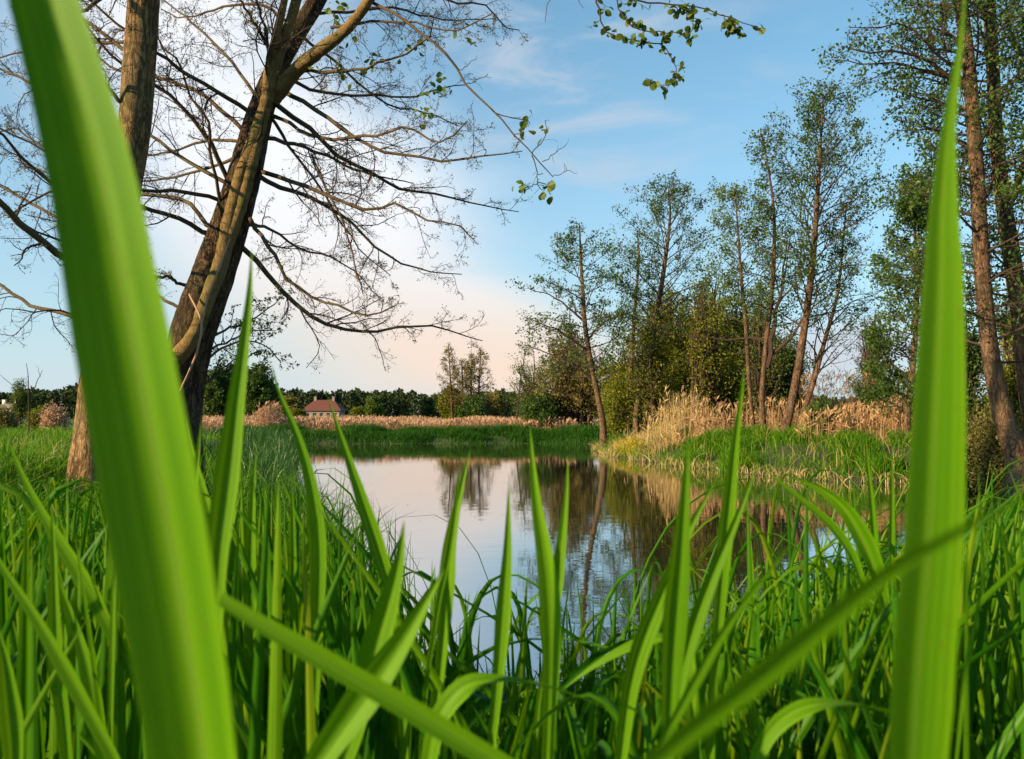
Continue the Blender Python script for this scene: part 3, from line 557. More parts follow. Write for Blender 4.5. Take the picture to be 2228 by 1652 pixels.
# ------------------------------------------------------------------ trees
def limbs_px(L, n=14):
    """L: list of (list of (px,py,Y), r0px, r1px) -> pts (N,n,3), radii (N,n), lengths"""
    Pp, Rr = [], []
    for pts, r0, r1 in L:
        w_ = np.array([P(a, b, c) for a, b, c in pts]); s = spline(w_, n); s[1:-1] += rng.normal(0, 0.008, (n - 2, 3)) * pts[0][2] / 8
        Pp.append(s); Rr.append(np.linspace(r0, r1, n) / F * pts[0][2])
    Pp = np.array(Pp); Rr = np.array(Rr); Ln = np.linalg.norm(np.diff(Pp, axis=1), axis=-1).sum(1)
    return Pp, Rr, Ln
def trunk_px(pts, n=40):
    """(px,py,Y,rpx) from the foot up; foot lowered into the ground"""
    w_ = np.array([np.append(P(a, b, c), r / F * c) for a, b, c, r in pts])
    gz_ = float(ground(w_[0, 0], w_[0, 1])); 
    if w_[0, 2] > gz_: f = w_[0].copy(); f[2] = gz_ - 0.12; f[3] *= 1.25; w_ = np.vstack([f, w_])
    s = spline(w_, n); return s[None, :, :3], s[None, :, 3]
def detailed_trunk(name, p, r, mat, parent, sides=36, amp=0.06):
    g = Geo(); n = p.shape[1]; T = unit(np.gradient(p, axis=1))
    ref = unit(np.cross(T.mean(1), np.array([0.3, 0.2, 0.93])))[:, None]; A = unit(ref - (ref * T).sum(-1, keepdims=True) * T); B = np.cross(T, A)
    a = np.arange(sides) * 2 * pi / sides; j = np.arange(n)[:, None]
    fl = np.clip(1 - np.arange(n)[:, None] / (n * 0.16), 0, 1) ** 2     # root flare with ridges
    k = 1 + amp * (np.sin(a * 3 + j * 0.13) * 0.4 + np.sin(a * 7 + 1 + j * 0.21) * 0.3 + rng.normal(size=(n, sides)) * 0.22) + fl * (0.15 + 0.12 * np.sin(a * 5 + 0.6))
    V = p[0][:, None] + (A[0][:, None] * np.cos(a)[None, :, None] + B[0][:, None] * np.sin(a)[None, :, None]) * (r[0][:, None] * k)[..., None]
    i = np.arange(n - 1)[:, None] * sides + np.arange(sides)[None]; i2 = np.arange(n - 1)[:, None] * sides + (np.arange(sides)[None] + 1) % sides
    g.add(V, np.stack([i, i2, i2 + sides, i + sides], -1).reshape(-1, 4)); return g.build(name, mat, parent, True)
def twigs(G, pp, R, L, spec, tipgeo=None, tipsize=0.012, rmin=0.0018):
    """spec: list of (m, t0, t1, ang, ratio, nseg, wig, lift, flat); returns last level points"""
    last = pp
    for (m, t0, t1, ang, ratio, nseg, wig, lift, flat) in spec:
        p, D, L2, R2 = spawn(last, R, L, m, t0, t1, ang, ratio, flat); R2 = np.maximum(R2, rmin)
        last = walk(p, D, L2, nseg, wig, lift); G.tubes(last, taperR(R2, nseg + 1, 0.4), 4 if nseg > 5 else 3); R, L = R2, L2
    if tipgeo is not None: tipgeo.leaves(last[:, -1] + rng.normal(0, 0.01, last[:, -1].shape), tipsize, 0, 0.9)
    return last

# --- big upright alder, far left
Y1 = 7.0
tp, tr = trunk_px([(208, 1012, Y1, 58), (208, 950, Y1, 50), (212, 850, Y1, 42), (232, 700, Y1, 40), (252, 550, Y1, 39), (268, 430, Y1, 38), (290, 300, Y1, 38), (301, 170, Y1, 38.5), (312, 0, Y1, 37), (320, -150, Y1, 34), (322, -420, Y1 - 0.2, 27), (330, -800, Y1 - 0.2, 14)], 90); tr = tr * 0.88
T1 = empty('alder_tree', (tp[0, 0, 0], tp[0, 0, 1], tp[0, 0, 2]), 'upright bare alder with scaly lit trunk at the left, behind the huge blurred blade', 'tree')
detailed_trunk('trunk', tp, tr, m_bark1, T1, 40, 0.06)
NL = [([(262, 560, 7), (210, 590, 6.8), (140, 560, 6.6), (60, 498, 6.3), (0, 440, 6.1), (-80, 360, 5.8), (-160, 310, 5.5)], 11, 5),
      ([(236, 735, 7), (200, 712, 7.2), (165, 688, 7.4), (80, 668, 7.7), (0, 620, 8), (-80, 560, 8.2)], 7, 3.5),
      ([(262, 480, 7), (200, 500, 7.3), (140, 480, 7.5), (60, 440, 7.8), (0, 405, 8), (-90, 360, 8)], 6, 3),
      ([(270, 445, 7), (180, 440, 6.8), (100, 388, 6.6), (40, 335, 6.4), (0, 292, 6.2), (-70, 240, 6)], 6, 2.5),
      ([(285, 320, 7), (200, 255, 7.2), (110, 205, 7.4), (40, 165, 7.6), (0, 150, 7.7), (-70, 120, 7.7)], 6, 2.5),
      ([(290, 250, 7), (225, 180, 6.8), (175, 100, 6.6), (140, 40, 6.4), (90, -30, 6.2)], 6, 2.5),
      ([(295, 130, 7), (220, 70, 7.3), (150, 20, 7.6), (80, -50, 7.8)], 6, 3),
      ([(300, 90, 7), (210, 95, 7.4), (130, 85, 7.8), (60, 110, 8.1), (-30, 130, 8.3)], 5, 2),
      ([(255, 400, 7), (150, 350, 7.5), (80, 310, 7.9), (30, 280, 8.1), (-20, 300, 8.3)], 4.5, 2),
      ([(320, -60, 7), (260, -40, 6.9), (200, 10, 6.6), (120, 40, 6.4), (40, 20, 6.2)], 7, 2.5)]
def rooted(NL, axes, Yref):
    A = np.concatenate([a[0] for a in axes]); out = []
    for pts, r0, r1 in NL:
        p0 = P(*pts[0]); i = np.argmin(np.linalg.norm(A - p0, axis=1)); q = A[i]; dd = np.linalg.norm(q - p0)
        out.append((pts, r0, r1, q if 0.02 < dd < 0.55 else None))
    return out
def bare_limbs(parent, NL, name='limb', dens=1.0, seed=0, axes=None):
    roots = [x[3] for x in rooted(NL, axes, 0)] if axes else None
    lp, lr, ll = limbs_px(NL, 16); lr = lr * 0.85
    for i in range(len(lp)):
        pl, rl_ = lp[i:i + 1], lr[i:i + 1]
        if roots and roots[i] is not None: pl = np.concatenate([roots[i][None, None], (roots[i][None, None] + pl[:, :1]) / 2, pl], 1); rl_ = np.concatenate([rl_[:, :1] * 1.7, rl_[:, :1] * 1.35, rl_], 1)
        g = Geo(); g.tubes(pl, rl_, 9, 0.03); g.build(name, m_limb, parent, True)
    return lp, lr[:, 0], ll
lp, lR, lL = bare_limbs(T1, NL, axes=[tp])
g = Geo(); gt = Geo()
sub = (9, 0.18, 1.0, 48, 0.30, 7, 0.20, -0.01, 0.2)
twigs(g, lp, lR * 0.8, lL, [sub, (6, 0.15, 1, 45, 0.5, 6, 0.26, 0.0, 0.1), (5, 0.2, 1, 45, 0.5, 4, 0.28, 0.0, 0)], gt, 0.015, 0.0019)
g.build('twigs', m_twig, T1); gt.build('buds', m_brown, T1)

# --- leaning alder
Y2 = 8.0
tp, tr = trunk_px([(376, 985, Y2, 66), (382, 930, Y2, 56), (396, 830, Y2, 49), (420, 720, Y2, 49), (464, 600, Y2, 47), (505, 480, Y2, 42), (538, 360, Y2, 37), (562, 260, Y2, 31), (592, 170, Y2, 25), (640, 80, Y2, 22), (695, -10, Y2, 20), (750, -140, Y2, 17), (800, -400, Y2, 10)], 100); tr = tr * 0.93
T2 = empty('alder_tree', (tp[0, 0, 0], tp[0, 0, 1], tp[0, 0, 2]), 'leaning dark alder with spreading bare limbs over the pond on the left', 'tree')
detailed_trunk('trunk', tp, tr, m_bark2, T2, 44, 0.07)
def stem(pts, name, mat, parent, n=60, sides=14, rough=0.055):
    w_ = np.array([np.append(P(a, b, c), r / F * c) for a, b, c, r in pts]); s = spline(w_, n); g = Geo(); g.tubes(s[None, :, :3], s[None, :, 3], sides, rough); g.build(name, mat, parent, True); return s[None, :, :3], s[None, :, 3]
s1, r1 = stem([(300, 1000, 7.8, 22), (318, 900, 7.8, 20), (345, 830, 7.78, 18), (380, 785, 7.74, 17), (425, 725, 7.70, 16), (452, 650, 7.70, 16), (482, 570, 7.70, 17), (500, 480, 7.70, 16), (524, 385, 7.72, 15), (558, 295, 7.74, 15), (586, 200, 7.74, 13.5), (606, 120, 7.7, 12), (640, 20, 7.6, 11), (665, -90, 7.5, 8), (690, -260, 7.4, 4)], 'climbing_stem', m_stem, T2)
s2, r2 = stem([(470, 600, 7.72, 10), (500, 520, 7.70, 13), (530, 430, 7.70, 12), (552, 340, 7.72, 12), (575, 240, 7.74, 11), (585, 150, 7.7, 10), (600, 80, 7.6, 9), (622, -20, 7.5, 7), (635, -180, 7.4, 4)], 'climbing_stem', m_stem, T2)
s3, r3 = stem([(596, 215, 7.85, 17), (622, 180, 7.75, 16), (655, 142, 7.6, 15), (700, 106, 7.4, 14), (745, 72, 7.2, 12), (790, 20, 7.0, 11), (830, -50, 6.8, 9), (900, -190, 6.4, 8), (1030, -300, 6.0, 7), (1180, -260, 5.7, 5.5), (1265, -120, 5.55, 4.5), (1290, -30, 5.5, 3.4)], 'main_limb', m_stem, T2, 90)
stem([(412, 640, 7.60, 2.2), (438, 700, 7.50, 2.4), (430, 760, 7.50, 2.4), (415, 800, 7.55, 2.2), (392, 850, 7.62, 2)], 'vine', m_reedp, T2, 30, 6)
stem([(500, 520, 7.5, 1.6), (478, 580, 7.5, 1.8), (455, 640, 7.5, 1.8), (440, 700, 7.5, 1.8)], 'vine', m_reedp, T2, 30, 6)
RL = [([(609, 258, 8), (700, 300, 7.7), (820, 296, 7.4), (883, 280, 7.2), (943, 306, 7.0), (982, 299, 6.9), (1015, 265, 6.8)], 5, 1.6),
      ([(605, 190, 8), (680, 235, 7.8), (760, 288, 7.6), (820, 327, 7.5), (890, 341, 7.4), (978, 352, 7.3), (1048, 337, 7.2), (1136, 329, 7.1)], 6.5, 1.3),
      ([(598, 225, 8), (680, 285, 8.2), (732, 337, 8.4), (806, 373, 8.6), (855, 408, 8.8), (925, 418, 8.9), (989, 432, 9.0), (1066, 450, 9.1), (1129, 461, 9.2)], 7, 1.3),
      ([(575, 300, 8), (640, 315, 8.2), (700, 335, 8.3), (760, 365, 8.4), (830, 385, 8.5), (900, 400, 8.6)], 6, 1.3),
      ([(560, 370, 8), (609, 387, 7.8), (697, 418, 7.6), (760, 445, 7.5), (820, 457, 7.4), (869, 445, 7.3), (925, 480, 7.2), (1000, 490, 7.1), (1033, 525, 7.1)], 6.5, 1.3),
      ([(679, 337, 7.7), (707, 404, 7.6), (732, 450, 7.55), (757, 520, 7.5), (772, 580, 7.5), (790, 640, 7.5)], 3.5, 1.5),
      ([(552, 375, 8), (609, 404, 8.3), (662, 422, 8.5), (715, 453, 8.7), (767, 485, 8.9), (813, 534, 9.0), (876, 573, 9.2), (940, 590, 9.3), (1005, 597, 9.4)], 7, 1.4),
      ([(530, 470, 8), (560, 500, 7.8), (600, 560, 7.6), (620, 600, 7.5), (680, 645, 7.4), (740, 665, 7.3), (800, 688, 7.2), (860, 665, 7.1)], 6, 1.6),
      ([(528, 540, 8), (560, 570, 8.1), (620, 640, 8.2), (700, 702, 8.3), (780, 722, 8.4), (850, 715, 8.5), (950, 712, 8.6), (1050, 742, 8.7)], 7.5, 1.3),
      ([(600, 175, 8), (655, 155, 7.7), (760, 155, 7.4), (827, 137, 7.2), (890, 112, 7.1), (932, 81, 7.0), (943, 42, 6.9)], 5.5, 1.6),
      ([(600, 165, 8), (637, 179, 8.2), (714, 204, 8.4), (820, 207, 8.6), (890, 211, 8.7), (960, 190, 8.8), (1013, 185, 8.9)], 5.5, 1.4),
      ([(640, 70, 8), (700, 110, 8.3), (780, 180, 8.5), (850, 230, 8.6), (930, 245, 8.7), (1000, 275, 8.8)], 4.5, 1.3),
      ([(655, 55, 8), (690, 32, 8.2), (767, 25, 8.4), (862, 18, 8.6), (925, 35, 8.8), (990, 46, 9.0), (1080, 40, 9.2)], 5, 1.2),
      ([(720, 60, 7.3), (799, 50, 7.1), (890, 49, 7.0), (960, 66, 6.9), (1013, 62, 6.8), (1070, 30, 6.7)], 4, 1.2),
      ([(700, -20, 8), (780, -60, 8.2), (880, -40, 8.3), (980, 5, 8.4), (1060, 10, 8.5), (1100, 60, 8.6), (1130, 66, 8.6)], 6, 1.2),
      ([(585, 250, 8), (640, 330, 8.6), (690, 400, 9.0), (740, 480, 9.3), (800, 560, 9.5), (850, 600, 9.6)], 5, 1.3),
      ([(538, 490, 8), (590, 500, 8.6), (650, 540, 9.0), (720, 560, 9.3), (780, 600, 9.5), (830, 650, 9.6)], 5, 1.3),
      ([(545, 246, 8), (457, 190, 7.7), (387, 148, 7.5), (344, 116, 7.4), (290, 80, 7.3), (215, 20, 7.2), (150, -40, 7.1)], 6, 2),
      ([(535, 290, 8), (440, 204, 8.3), (369, 176, 8.5), (338, 169, 8.6), (246, 148, 8.8), (183, 102, 9.0), (100, 80, 9.2)], 6, 2),
      ([(500, 400, 8), (450, 299, 7.7), (387, 225, 7.5), (338, 183, 7.4), (246, 123, 7.2), (197, 70, 7.1), (150, 0, 7.0)], 6.5, 2),
      ([(482, 450, 7.9), (461, 334, 7.6), (454, 267, 7.5), (415, 211, 7.5), (397, 158, 7.5), (387, 130, 7.5), (348, 95, 7.5), (330, 20, 7.5)], 4.5, 1.6),
      ([(515, 341, 8), (440, 369, 8.4), (369, 387, 8.7), (313, 394, 8.9), (250, 402, 9.1), (150, 420, 9.3)], 4.5, 1.5),
      ([(525, 309, 8), (440, 306, 8.5), (387, 327, 8.8), (323, 338, 9.0), (250, 330, 9.2), (180, 350, 9.4)], 4.5, 1.5),
      ([(490, 397, 8), (387, 338, 8.2), (327, 295, 8.4), (246, 260, 8.6), (150, 200, 8.8), (50, 175, 9.0), (-20, 110, 9.1)], 5.5, 1.6),
      ([(475, 435, 8), (387, 415, 7.6), (309, 415, 7.4), (200, 400, 7.2), (100, 425, 7.1), (20, 470, 7.0)], 5.5, 2),
      ([(450, 490, 8), (404, 436, 8.3), (309, 422, 8.7), (220, 380, 9.0), (120, 380, 9.3), (30, 350, 9.4)], 6, 1.8),
      ([(440, 505, 8), (380, 471, 7.8), (306, 450, 7.6), (200, 380, 7.5), (100, 330, 7.4), (0, 280, 7.3)], 6.5, 2),
      ([(400, 620, 8), (360, 602, 7.9), (325, 600, 7.8), (290, 580, 7.8)], 4.5, 2.5),
      ([(390, 670, 8), (340, 640, 8.1), (300, 600, 8.3), (260, 570, 8.5), (190, 560, 8.6)], 4.5, 2),
      ([(600, 140, 7.7), (560, 60, 7.4), (520, 0, 7.2), (470, -60, 7.1)], 5, 2),
      ([(590, 160, 7.7), (575, 60, 7.5), (555, -20, 7.4), (550, -100, 7.3)], 4.5, 2),
      ([(640, 60, 8), (560, 10, 8.4), (470, 20, 8.8), (400, 40, 9.1), (350, 20, 9.3)], 5, 1.6),
      ([(570, 230, 8), (500, 130, 8.4), (430, 60, 8.8), (370, 10, 9.1), (300, -40, 9.3)], 5, 1.6)]
lp, lR, lL = bare_limbs(T2, RL, axes=[tp, s1])
g = Geo(); gt = Geo()
last = twigs(g, lp, lR * 0.75, lL, [(13, 0.16, 1.0, 44, 0.26, 8, 0.13, -0.025, 0.2), (7, 0.12, 1, 45, 0.50, 6, 0.24, 0.0, 0.1), (5, 0.2, 1, 45, 0.52, 4, 0.28, 0.0, 0)], gt, 0.015, 0.0019)
top = np.concatenate([s1[:, 30:, :], s2[:, 30:, :]]) [:, ::3]
twigs(g, top, np.array([0.02, 0.02]), np.array([2.5, 2.5]), [(16, 0.1, 1.0, 50, 0.30, 7, 0.16, 0.02, 0), (6, 0.2, 1, 45, 0.5, 5, 0.22, 0, 0), (4, 0.2, 1, 45, 0.5, 4, 0.25, 0, 0)], gt, 0.015, 0.0018)
g.build('twigs', m_twig, T2); gt.build('buds', m_brown, T2)
# leafy hanging branches of the leaning alder
def oval_leaves(g, c, size, droop=0.5):
    c = c.reshape(-1, 3); n = len(c); d = unit(rng.normal(size=(n, 3)) + np.array([0, 0, -droop])); nn = rng.normal(size=(n, 3)) + np.array([0, 0, 0.8]); b = unit(np.cross(nn, d)); nn = np.cross(d, b)
    sz = (size * rng.uniform(0.55, 1.15, n))[:, None]; al = np.array([0, 0.18, 0.5, 0.82, 1.0, 0.82, 0.5, 0.18]); wd = np.array([0, 0.28, 0.42, 0.27, 0, -0.27, -0.42, -0.28])
    V = c[:, None] + d[:, None] * (al[None, :, None] * sz[:, None]) + b[:, None] * (wd[None, :, None] * sz[:, None]) + nn[:, None] * (np.abs(wd)[None, :, None] * sz[:, None] * 0.35)
    i = np.arange(n)[:, None] * 8; q = np.concatenate([i + np.array([[0, 1, 7, 7]])[:, :3].repeat(1, 0)], 0)
    g.add(V, np.concatenate([i + np.array([1, 2, 6, 7]), i + np.array([2, 3, 5, 6])]), np.concatenate([i + np.array([0, 1, 7]), i + np.array([3, 4, 5])]))
HB = [([(800, 0, 7.0), (850, 25, 6.9), (901, 60, 6.8), (946, 95, 6.75), (996, 155, 6.7), (1031, 207, 6.65), (1077, 246, 6.6), (1119, 299, 6.55), (1157, 334, 6.5), (1203, 385, 6.5)], 4.5, 1.2)]
hb, hR, hL = bare_limbs(T2, HB, 'hanging_branch')
side_b = [([(1077, 246, 6.6), (1105, 255, 6.6), (1135, 262, 6.6), (1150, 275, 6.6)], 1.3, 0.8), ([(1119, 299, 6.55), (1135, 285, 6.5), (1148, 265, 6.5)], 1.1, 0.7),
          ([(1157, 334, 6.5), (1180, 310, 6.5), (1190, 285, 6.5), (1186, 262, 6.5)], 1.2, 0.7), ([(1157, 338, 6.5), (1168, 370, 6.5), (1172, 397, 6.5), (1185, 415, 6.5)], 1.4, 0.8),
          ([(1172, 397, 6.5), (1155, 405, 6.5), (1135, 412, 6.5)], 1.0, 0.7), ([(1172, 397, 6.5), (1190, 405, 6.5), (1198, 425, 6.5)], 1.0, 0.7),
          ([(1180, 352, 6.5), (1205, 335, 6.5), (1234, 312, 6.5)], 1.0, 0.6), ([(1203, 385, 6.5), (1235, 372, 6.5), (1250, 378, 6.5)], 0.9, 0.5),
          ([(1013, 185, 6.7), (1040, 175, 6.7), (1062, 160, 6.7)], 1.1, 0.5), ([(996, 155, 6.7), (1015, 145, 6.7), (1037, 128, 6.7)], 1.0, 0.5)]
sp, sr, sL = limbs_px(side_b, 10); g = Geo(); g.tubes(sp, sr, 5)
t2 = spawn(sp, sr[:, 0], sL, 4, 0.3, 1, 50, 0.4); tw = walk(t2[0], t2[1], t2[2], 4, 0.25, 0); g.tubes(tw, np.full(tw.shape[:2], 0.0016), 3); g.build('twigs', m_twig, T2)
gl = Geo()
for i_ in (0, 1, 2, 3, 4, 5):
    m_ = 4 if i_ < 3 else 7; e = sp[i_, -1 - (rng.integers(0, 4, m_))] + rng.normal(0, 0.03, (m_, 3)); oval_leaves(gl, e, 0.075)
for (px, py, m_) in [(928, 245, 14), (912, 250, 7), (960, 180, 9), (945, 195, 6), (807, 137, 9), (815, 150, 5), (735, 165, 7), (765, 170, 5), (912, 112, 5), (1000, 75, 3), (1012, 98, 3), (720, 10, 9), (740, 25, 7), (760, 95, 7), (690, 140, 5), (880, 115, 4)]:
    c_ = P(px, py, 7.4)[None] + rng.normal(0, 0.055, (m_, 3)); oval_leaves(gl, c_, 0.07)
gl.build('young_leaves', m_lite, T2)
# drooping spray at the top, right of centre
SB = [([(1290, -30, 5.5), (1300, 10, 5.5), (1312, 55, 5.5), (1330, 75, 5.5), (1365, 85, 5.5), (1410, 92, 5.5)], 2.2, 0.9),
      ([(1290, -30, 5.5), (1340, -6, 5.45), (1400, 6, 5.4), (1460, 10, 5.4), (1520, 18, 5.4), (1570, 32, 5.4), (1620, 50, 5.4), (1662, 74, 5.4)], 2.4, 0.7),
      ([(1340, -6, 5.45), (1350, 30, 5.4), (1375, 58, 5.4), (1420, 70, 5.4), (1470, 72, 5.4), (1500, 92, 5.4)], 1.7, 0.7),
      ([(1410, 92, 5.5), (1440, 100, 5.5), (1458, 125, 5.5), (1472, 150, 5.5), (1474, 180, 5.5), (1440, 184, 5.5), (1405, 170, 5.5)], 1.4, 0.6),
      ([(1460, 10, 5.4), (1490, 30, 5.4), (1520, 48, 5.4), (1500, 70, 5.4)], 1.2, 0.6), ([(1570, 32, 5.4), (1590, 60, 5.4), (1612, 78, 5.4)], 1.1, 0.6),
      ([(1180, -260, 5.7), (1215, -120, 5.8), (1205, -20, 5.8), (1192, 10, 5.8), (1186, 48, 5.8)], 2.0, 0.6), ([(1215, -120, 5.8), (1250, -20, 5.8), (1270, 18, 5.8)], 1.4, 0.5)]
sp, sr, sL = limbs_px(SB, 16)
g = Geo(); g.tubes(sp, sr, 6); t2 = spawn(sp[:6], sr[:6, 0], sL[:6], 9, 0.12, 1, 55, 0.16); tw = walk(t2[0], t2[1], t2[2], 5, 0.22, -0.03); g.tubes(tw, np.full(tw.shape[:2], 0.0016), 3); g.build('hanging_spray', m_twig, T2)
gl = Geo(); e = tw[:, 1:].reshape(-1, 3); e = e[rng.uniform(0, 1, len(e)) < 0.9]; oval_leaves(gl, e, 0.055); gl.build('spray_leaves', m_lite, T2)
# low leafy twigs right of the trunk
LB = [([(430, 800, 8), (470, 765, 8.2), (520, 745, 8.5), (570, 748, 8.7), (612, 790, 8.8)], 3.2, 1.2), ([(410, 855, 8), (460, 825, 8.2), (520, 790, 8.5), (560, 765, 8.6)], 4.2, 1.5),
      ([(450, 735, 8), (500, 715, 8.3), (560, 690, 8.6), (620, 640, 8.8)], 3.2, 1), ([(440, 770, 8), (500, 740, 8.3), (550, 720, 8.6), (600, 720, 8.8)], 3, 1)]
lp, lr, ll = limbs_px(LB, 14); g = Geo(); g.tubes(lp, lr, 7, 0.03); g.build('low_limb', m_limb, T2, True)
g = Geo(); last = twigs(g, lp, lr[:, 0], ll, [(11, 0.25, 1, 45, 0.40, 6, 0.2, 0.0, 0), (6, 0.2, 1, 45, 0.5, 5, 0.25, 0, 0), (3, 0.2, 1, 45, 0.5, 4, 0.25, 0, 0)], None, 0, 0.002); g.build('low_twigs', m_twig, T2)
gl = Geo(); e = last[:, 2:].reshape(-1, 3); gl.leaves(e[rng.uniform(0, 1, len(e)) < 0.45], 0.035); gl.build('low_leaves', m_alder, T2)

# --- alders on the right bank
AG = 'alders standing on the right bank'
def alder(label, pts, lspec, leaf=m_alder, size=0.10, keep=0.5, nl=26, group=AG, t0=0.35, Lmax=2.2, top=0.5, asc=0.5, bias=(0, 0, 0), extra=None, subs=(7, 5), shape=1.0, twr=0.006):
    tp, tr = trunk_px(pts, 44); Y_ = pts[0][2]
    T = empty('alder_tree', (tp[0, 0, 0], tp[0, 0, 1], tp[0, 0, 2]), label, 'tree', group)
    tr = tr * (0.86 if Y_ < 16 else 0.74); detailed_trunk('trunk', tp, np.maximum(tr, 0.02), m_barkR, T, 14, 0.05)
    t = t0 + (1 - t0) * (np.arange(nl) + rng.uniform(0, 1, nl)) / nl; f = t * 43; i = np.minimum(f.astype(int), 42); p = tp[0, i] + (tp[0, i + 1] - tp[0, i]) * (f - i)[:, None]
    az_ = np.arange(nl) * 2.4 + rng.uniform(-0.5, 0.5, nl); u = (t - t0) / (1 - t0)
    D = np.stack([np.cos(az_), np.sin(az_), asc * (0.6 + 0.9 * u)], -1) + np.array(bias)
    L = (top + (Lmax - top) * (1 - u) ** shape) * rng.uniform(0.65, 1.15, nl) * np.minimum(1, 0.35 + (1 - u) * 3.5)
    R = np.clip(tr[0, i] * 0.34, 0.010, 0.026)
    lp = walk(p, D, L, 9, 0.07, 0.03); 
    if extra is not None:
        ep, er, eL = limbs_px(extra, 10); lp = np.concatenate([lp, ep]); R = np.append(R, er[:, 0]); L = np.append(L, eL)
    g = Geo(); g.tubes(lp, taperR(R, 10, 0.2), 5)
    s_ = spawn(lp, R, L, subs[0], 0.15, 1, 42, 0.50, 0.3, 0.1); l2 = walk(s_[0], s_[1], s_[2], 6, 0.14, 0.02); g.tubes(l2, taperR(np.maximum(s_[3], twr), 7, 0.4), 4)
    s3_ = spawn(l2, s_[3], s_[2], subs[1], 0.2, 1, 45, 0.48); l3 = walk(s3_[0], s3_[1], s3_[2], 4, 0.2, 0.0); g.tubes(l3, taperR(np.maximum(s3_[3], twr * 0.7), 5, 0.5), 3)
    g.build('branches', m_twig, T)
    gl = Geo(); e = np.concatenate([l3[:, 1:].reshape(-1, 3), l2[:, 3:].reshape(-1, 3)]); wt = np.concatenate([np.repeat(s3_[2], 4), np.repeat(s_[2] * 0.5, 4)]); wt = np.clip(wt / np.median(s3_[2]), 0.12, 1.4)
    clump = np.sin(e[:, 0] * 3.1 + e[:, 2] * 2.3) * np.sin(e[:, 1] * 2.7 + e[:, 2] * 1.9); e = e[rng.uniform(0, 1, len(e)) < keep * wt * (0.8 + 0.7 * clump)]
    for q in range(4): gl.leaves(e + rng.normal(0, 0.085, e.shape), size)
    gl.build('crown', leaf, T); return T
alder('alder leaning left at the tip of the right bank with a wide lower crown', [(1312, 925, 29, 10), (1300, 860, 29, 8), (1284, 780, 29, 7), (1272, 700, 29, 7), (1266, 600, 29, 5), (1263, 540, 29, 3.4), (1260, 485, 29, 1.5)], None, size=0.095, keep=0.40, nl=34, t0=0.30, extra=[([(1280, 770, 29), (1240, 735, 28.9), (1190, 710, 28.8), (1140, 690, 28.7)], 3.5, 1), ([(1272, 700, 29), (1230, 665, 29), (1185, 640, 29), (1150, 628, 29)], 3, 1), ([(1276, 740, 29), (1310, 705, 29), (1350, 690, 29), (1390, 690, 29)], 3, 1), ([(1290, 830, 29), (1240, 790, 29), (1180, 765, 29), (1140, 750, 29)], 3, 1)], Lmax=2.9, top=0.8, asc=0.32, bias=(-0.12, 0, 0), subs=(7, 4))
alder('thin half bare alder just right of the left leaning one', [(1372, 900, 33, 7), (1375, 760, 33, 6), (1384, 640, 33, 4.5), (1390, 560, 33, 3), (1386, 500, 33, 1.4)], None, size=0.09, keep=0.26, nl=22, t0=0.45, Lmax=2.0, top=0.7, asc=0.45, subs=(6, 3))
alder('broad crowned alder with a reddish trunk left of the middle gap', [(1385, 900, 31, 8.5), (1405, 780, 31, 7.5), (1432, 660, 31, 7.5), (1448, 560, 31, 6), (1458, 470, 31, 3.5), (1455, 415, 31, 1.5)], None, size=0.095, keep=0.36, nl=48, t0=0.36, Lmax=3.0, top=1.6, asc=0.6, bias=(0.15, 0, 0.05), subs=(7, 4), shape=0.7)
alder('slender light green alder with a crooked grey stem', [(1640, 940, 24.5, 6.5), (1630, 830, 24.5, 6), (1622, 700, 24.5, 5.5), (1612, 600, 24.5, 4.5), (1606, 500, 24.5, 3), (1598, 415, 24.5, 1.3)], None, leaf=m_lite, size=0.08, keep=0.40, nl=30, t0=0.45, Lmax=1.5, top=0.9, asc=0.8, subs=(6, 4))
alder('slender brown alder with a purple budded tip between the light green and the tallest one', [(1662, 935, 23.5, 8.5), (1658, 860, 23.5, 8), (1668, 740, 23.5, 7), (1682, 600, 23.5, 6.5), (1684, 470, 23.5, 4.5), (1672, 370, 23.5, 3), (1655, 285, 23.5, 1.3)], None, size=0.08, keep=0.30, nl=38, t0=0.35, Lmax=1.7, top=0.7, asc=0.7, subs=(6, 4), extra=[([(1668, 800, 23.5), (1682, 720, 23.4), (1700, 620, 23.3), (1712, 520, 23.2)], 6, 1.5), ([(1680, 770, 23.5), (1720, 735, 23.3), (1755, 680, 23.1), (1780, 640, 23)], 4, 1.5)])
alder('tallest bank alder leaning right, its long limbs rising to the right', [(1706, 945, 23, 14), (1728, 850, 23, 12), (1748, 730, 23, 10.5), (1765, 600, 23, 9.5), (1775, 480, 23, 7.5), (1783, 350, 23, 5), (1792, 205, 23, 1.8)], None, size=0.085, keep=0.42, nl=60, t0=0.32, Lmax=2.9, top=1.5, asc=0.75, bias=(0.30, 0, 0.1), subs=(7, 4), shape=0.75)
alder('thin forked alder leaning right behind the tallest one', [(1735, 930, 24, 8), (1765, 850, 24, 7), (1795, 740, 24, 6), (1822, 640, 24, 4.5), (1835, 520, 24, 3), (1842, 440, 24, 1.5)], None, size=0.07, keep=0.16, nl=30, t0=0.3, Lmax=2.0, top=0.7, asc=0.7, bias=(0.45, 0, 0.1), subs=(6, 3), extra=[([(1750, 890, 24), (1775, 800, 24.2), (1800, 720, 24.3), (1850, 660, 24.5)], 5, 2)])
alder('dense leafy alder behind the tip of the broad upright blade', [(1975, 900, 20, 9), (1988, 780, 20, 8), (1995, 640, 20, 6), (1990, 500, 20, 4), (1985, 400, 20, 2)], None, size=0.09, keep=0.6, nl=50, t0=0.12, Lmax=1.5, top=0.9, asc=0.5, subs=(7, 5))
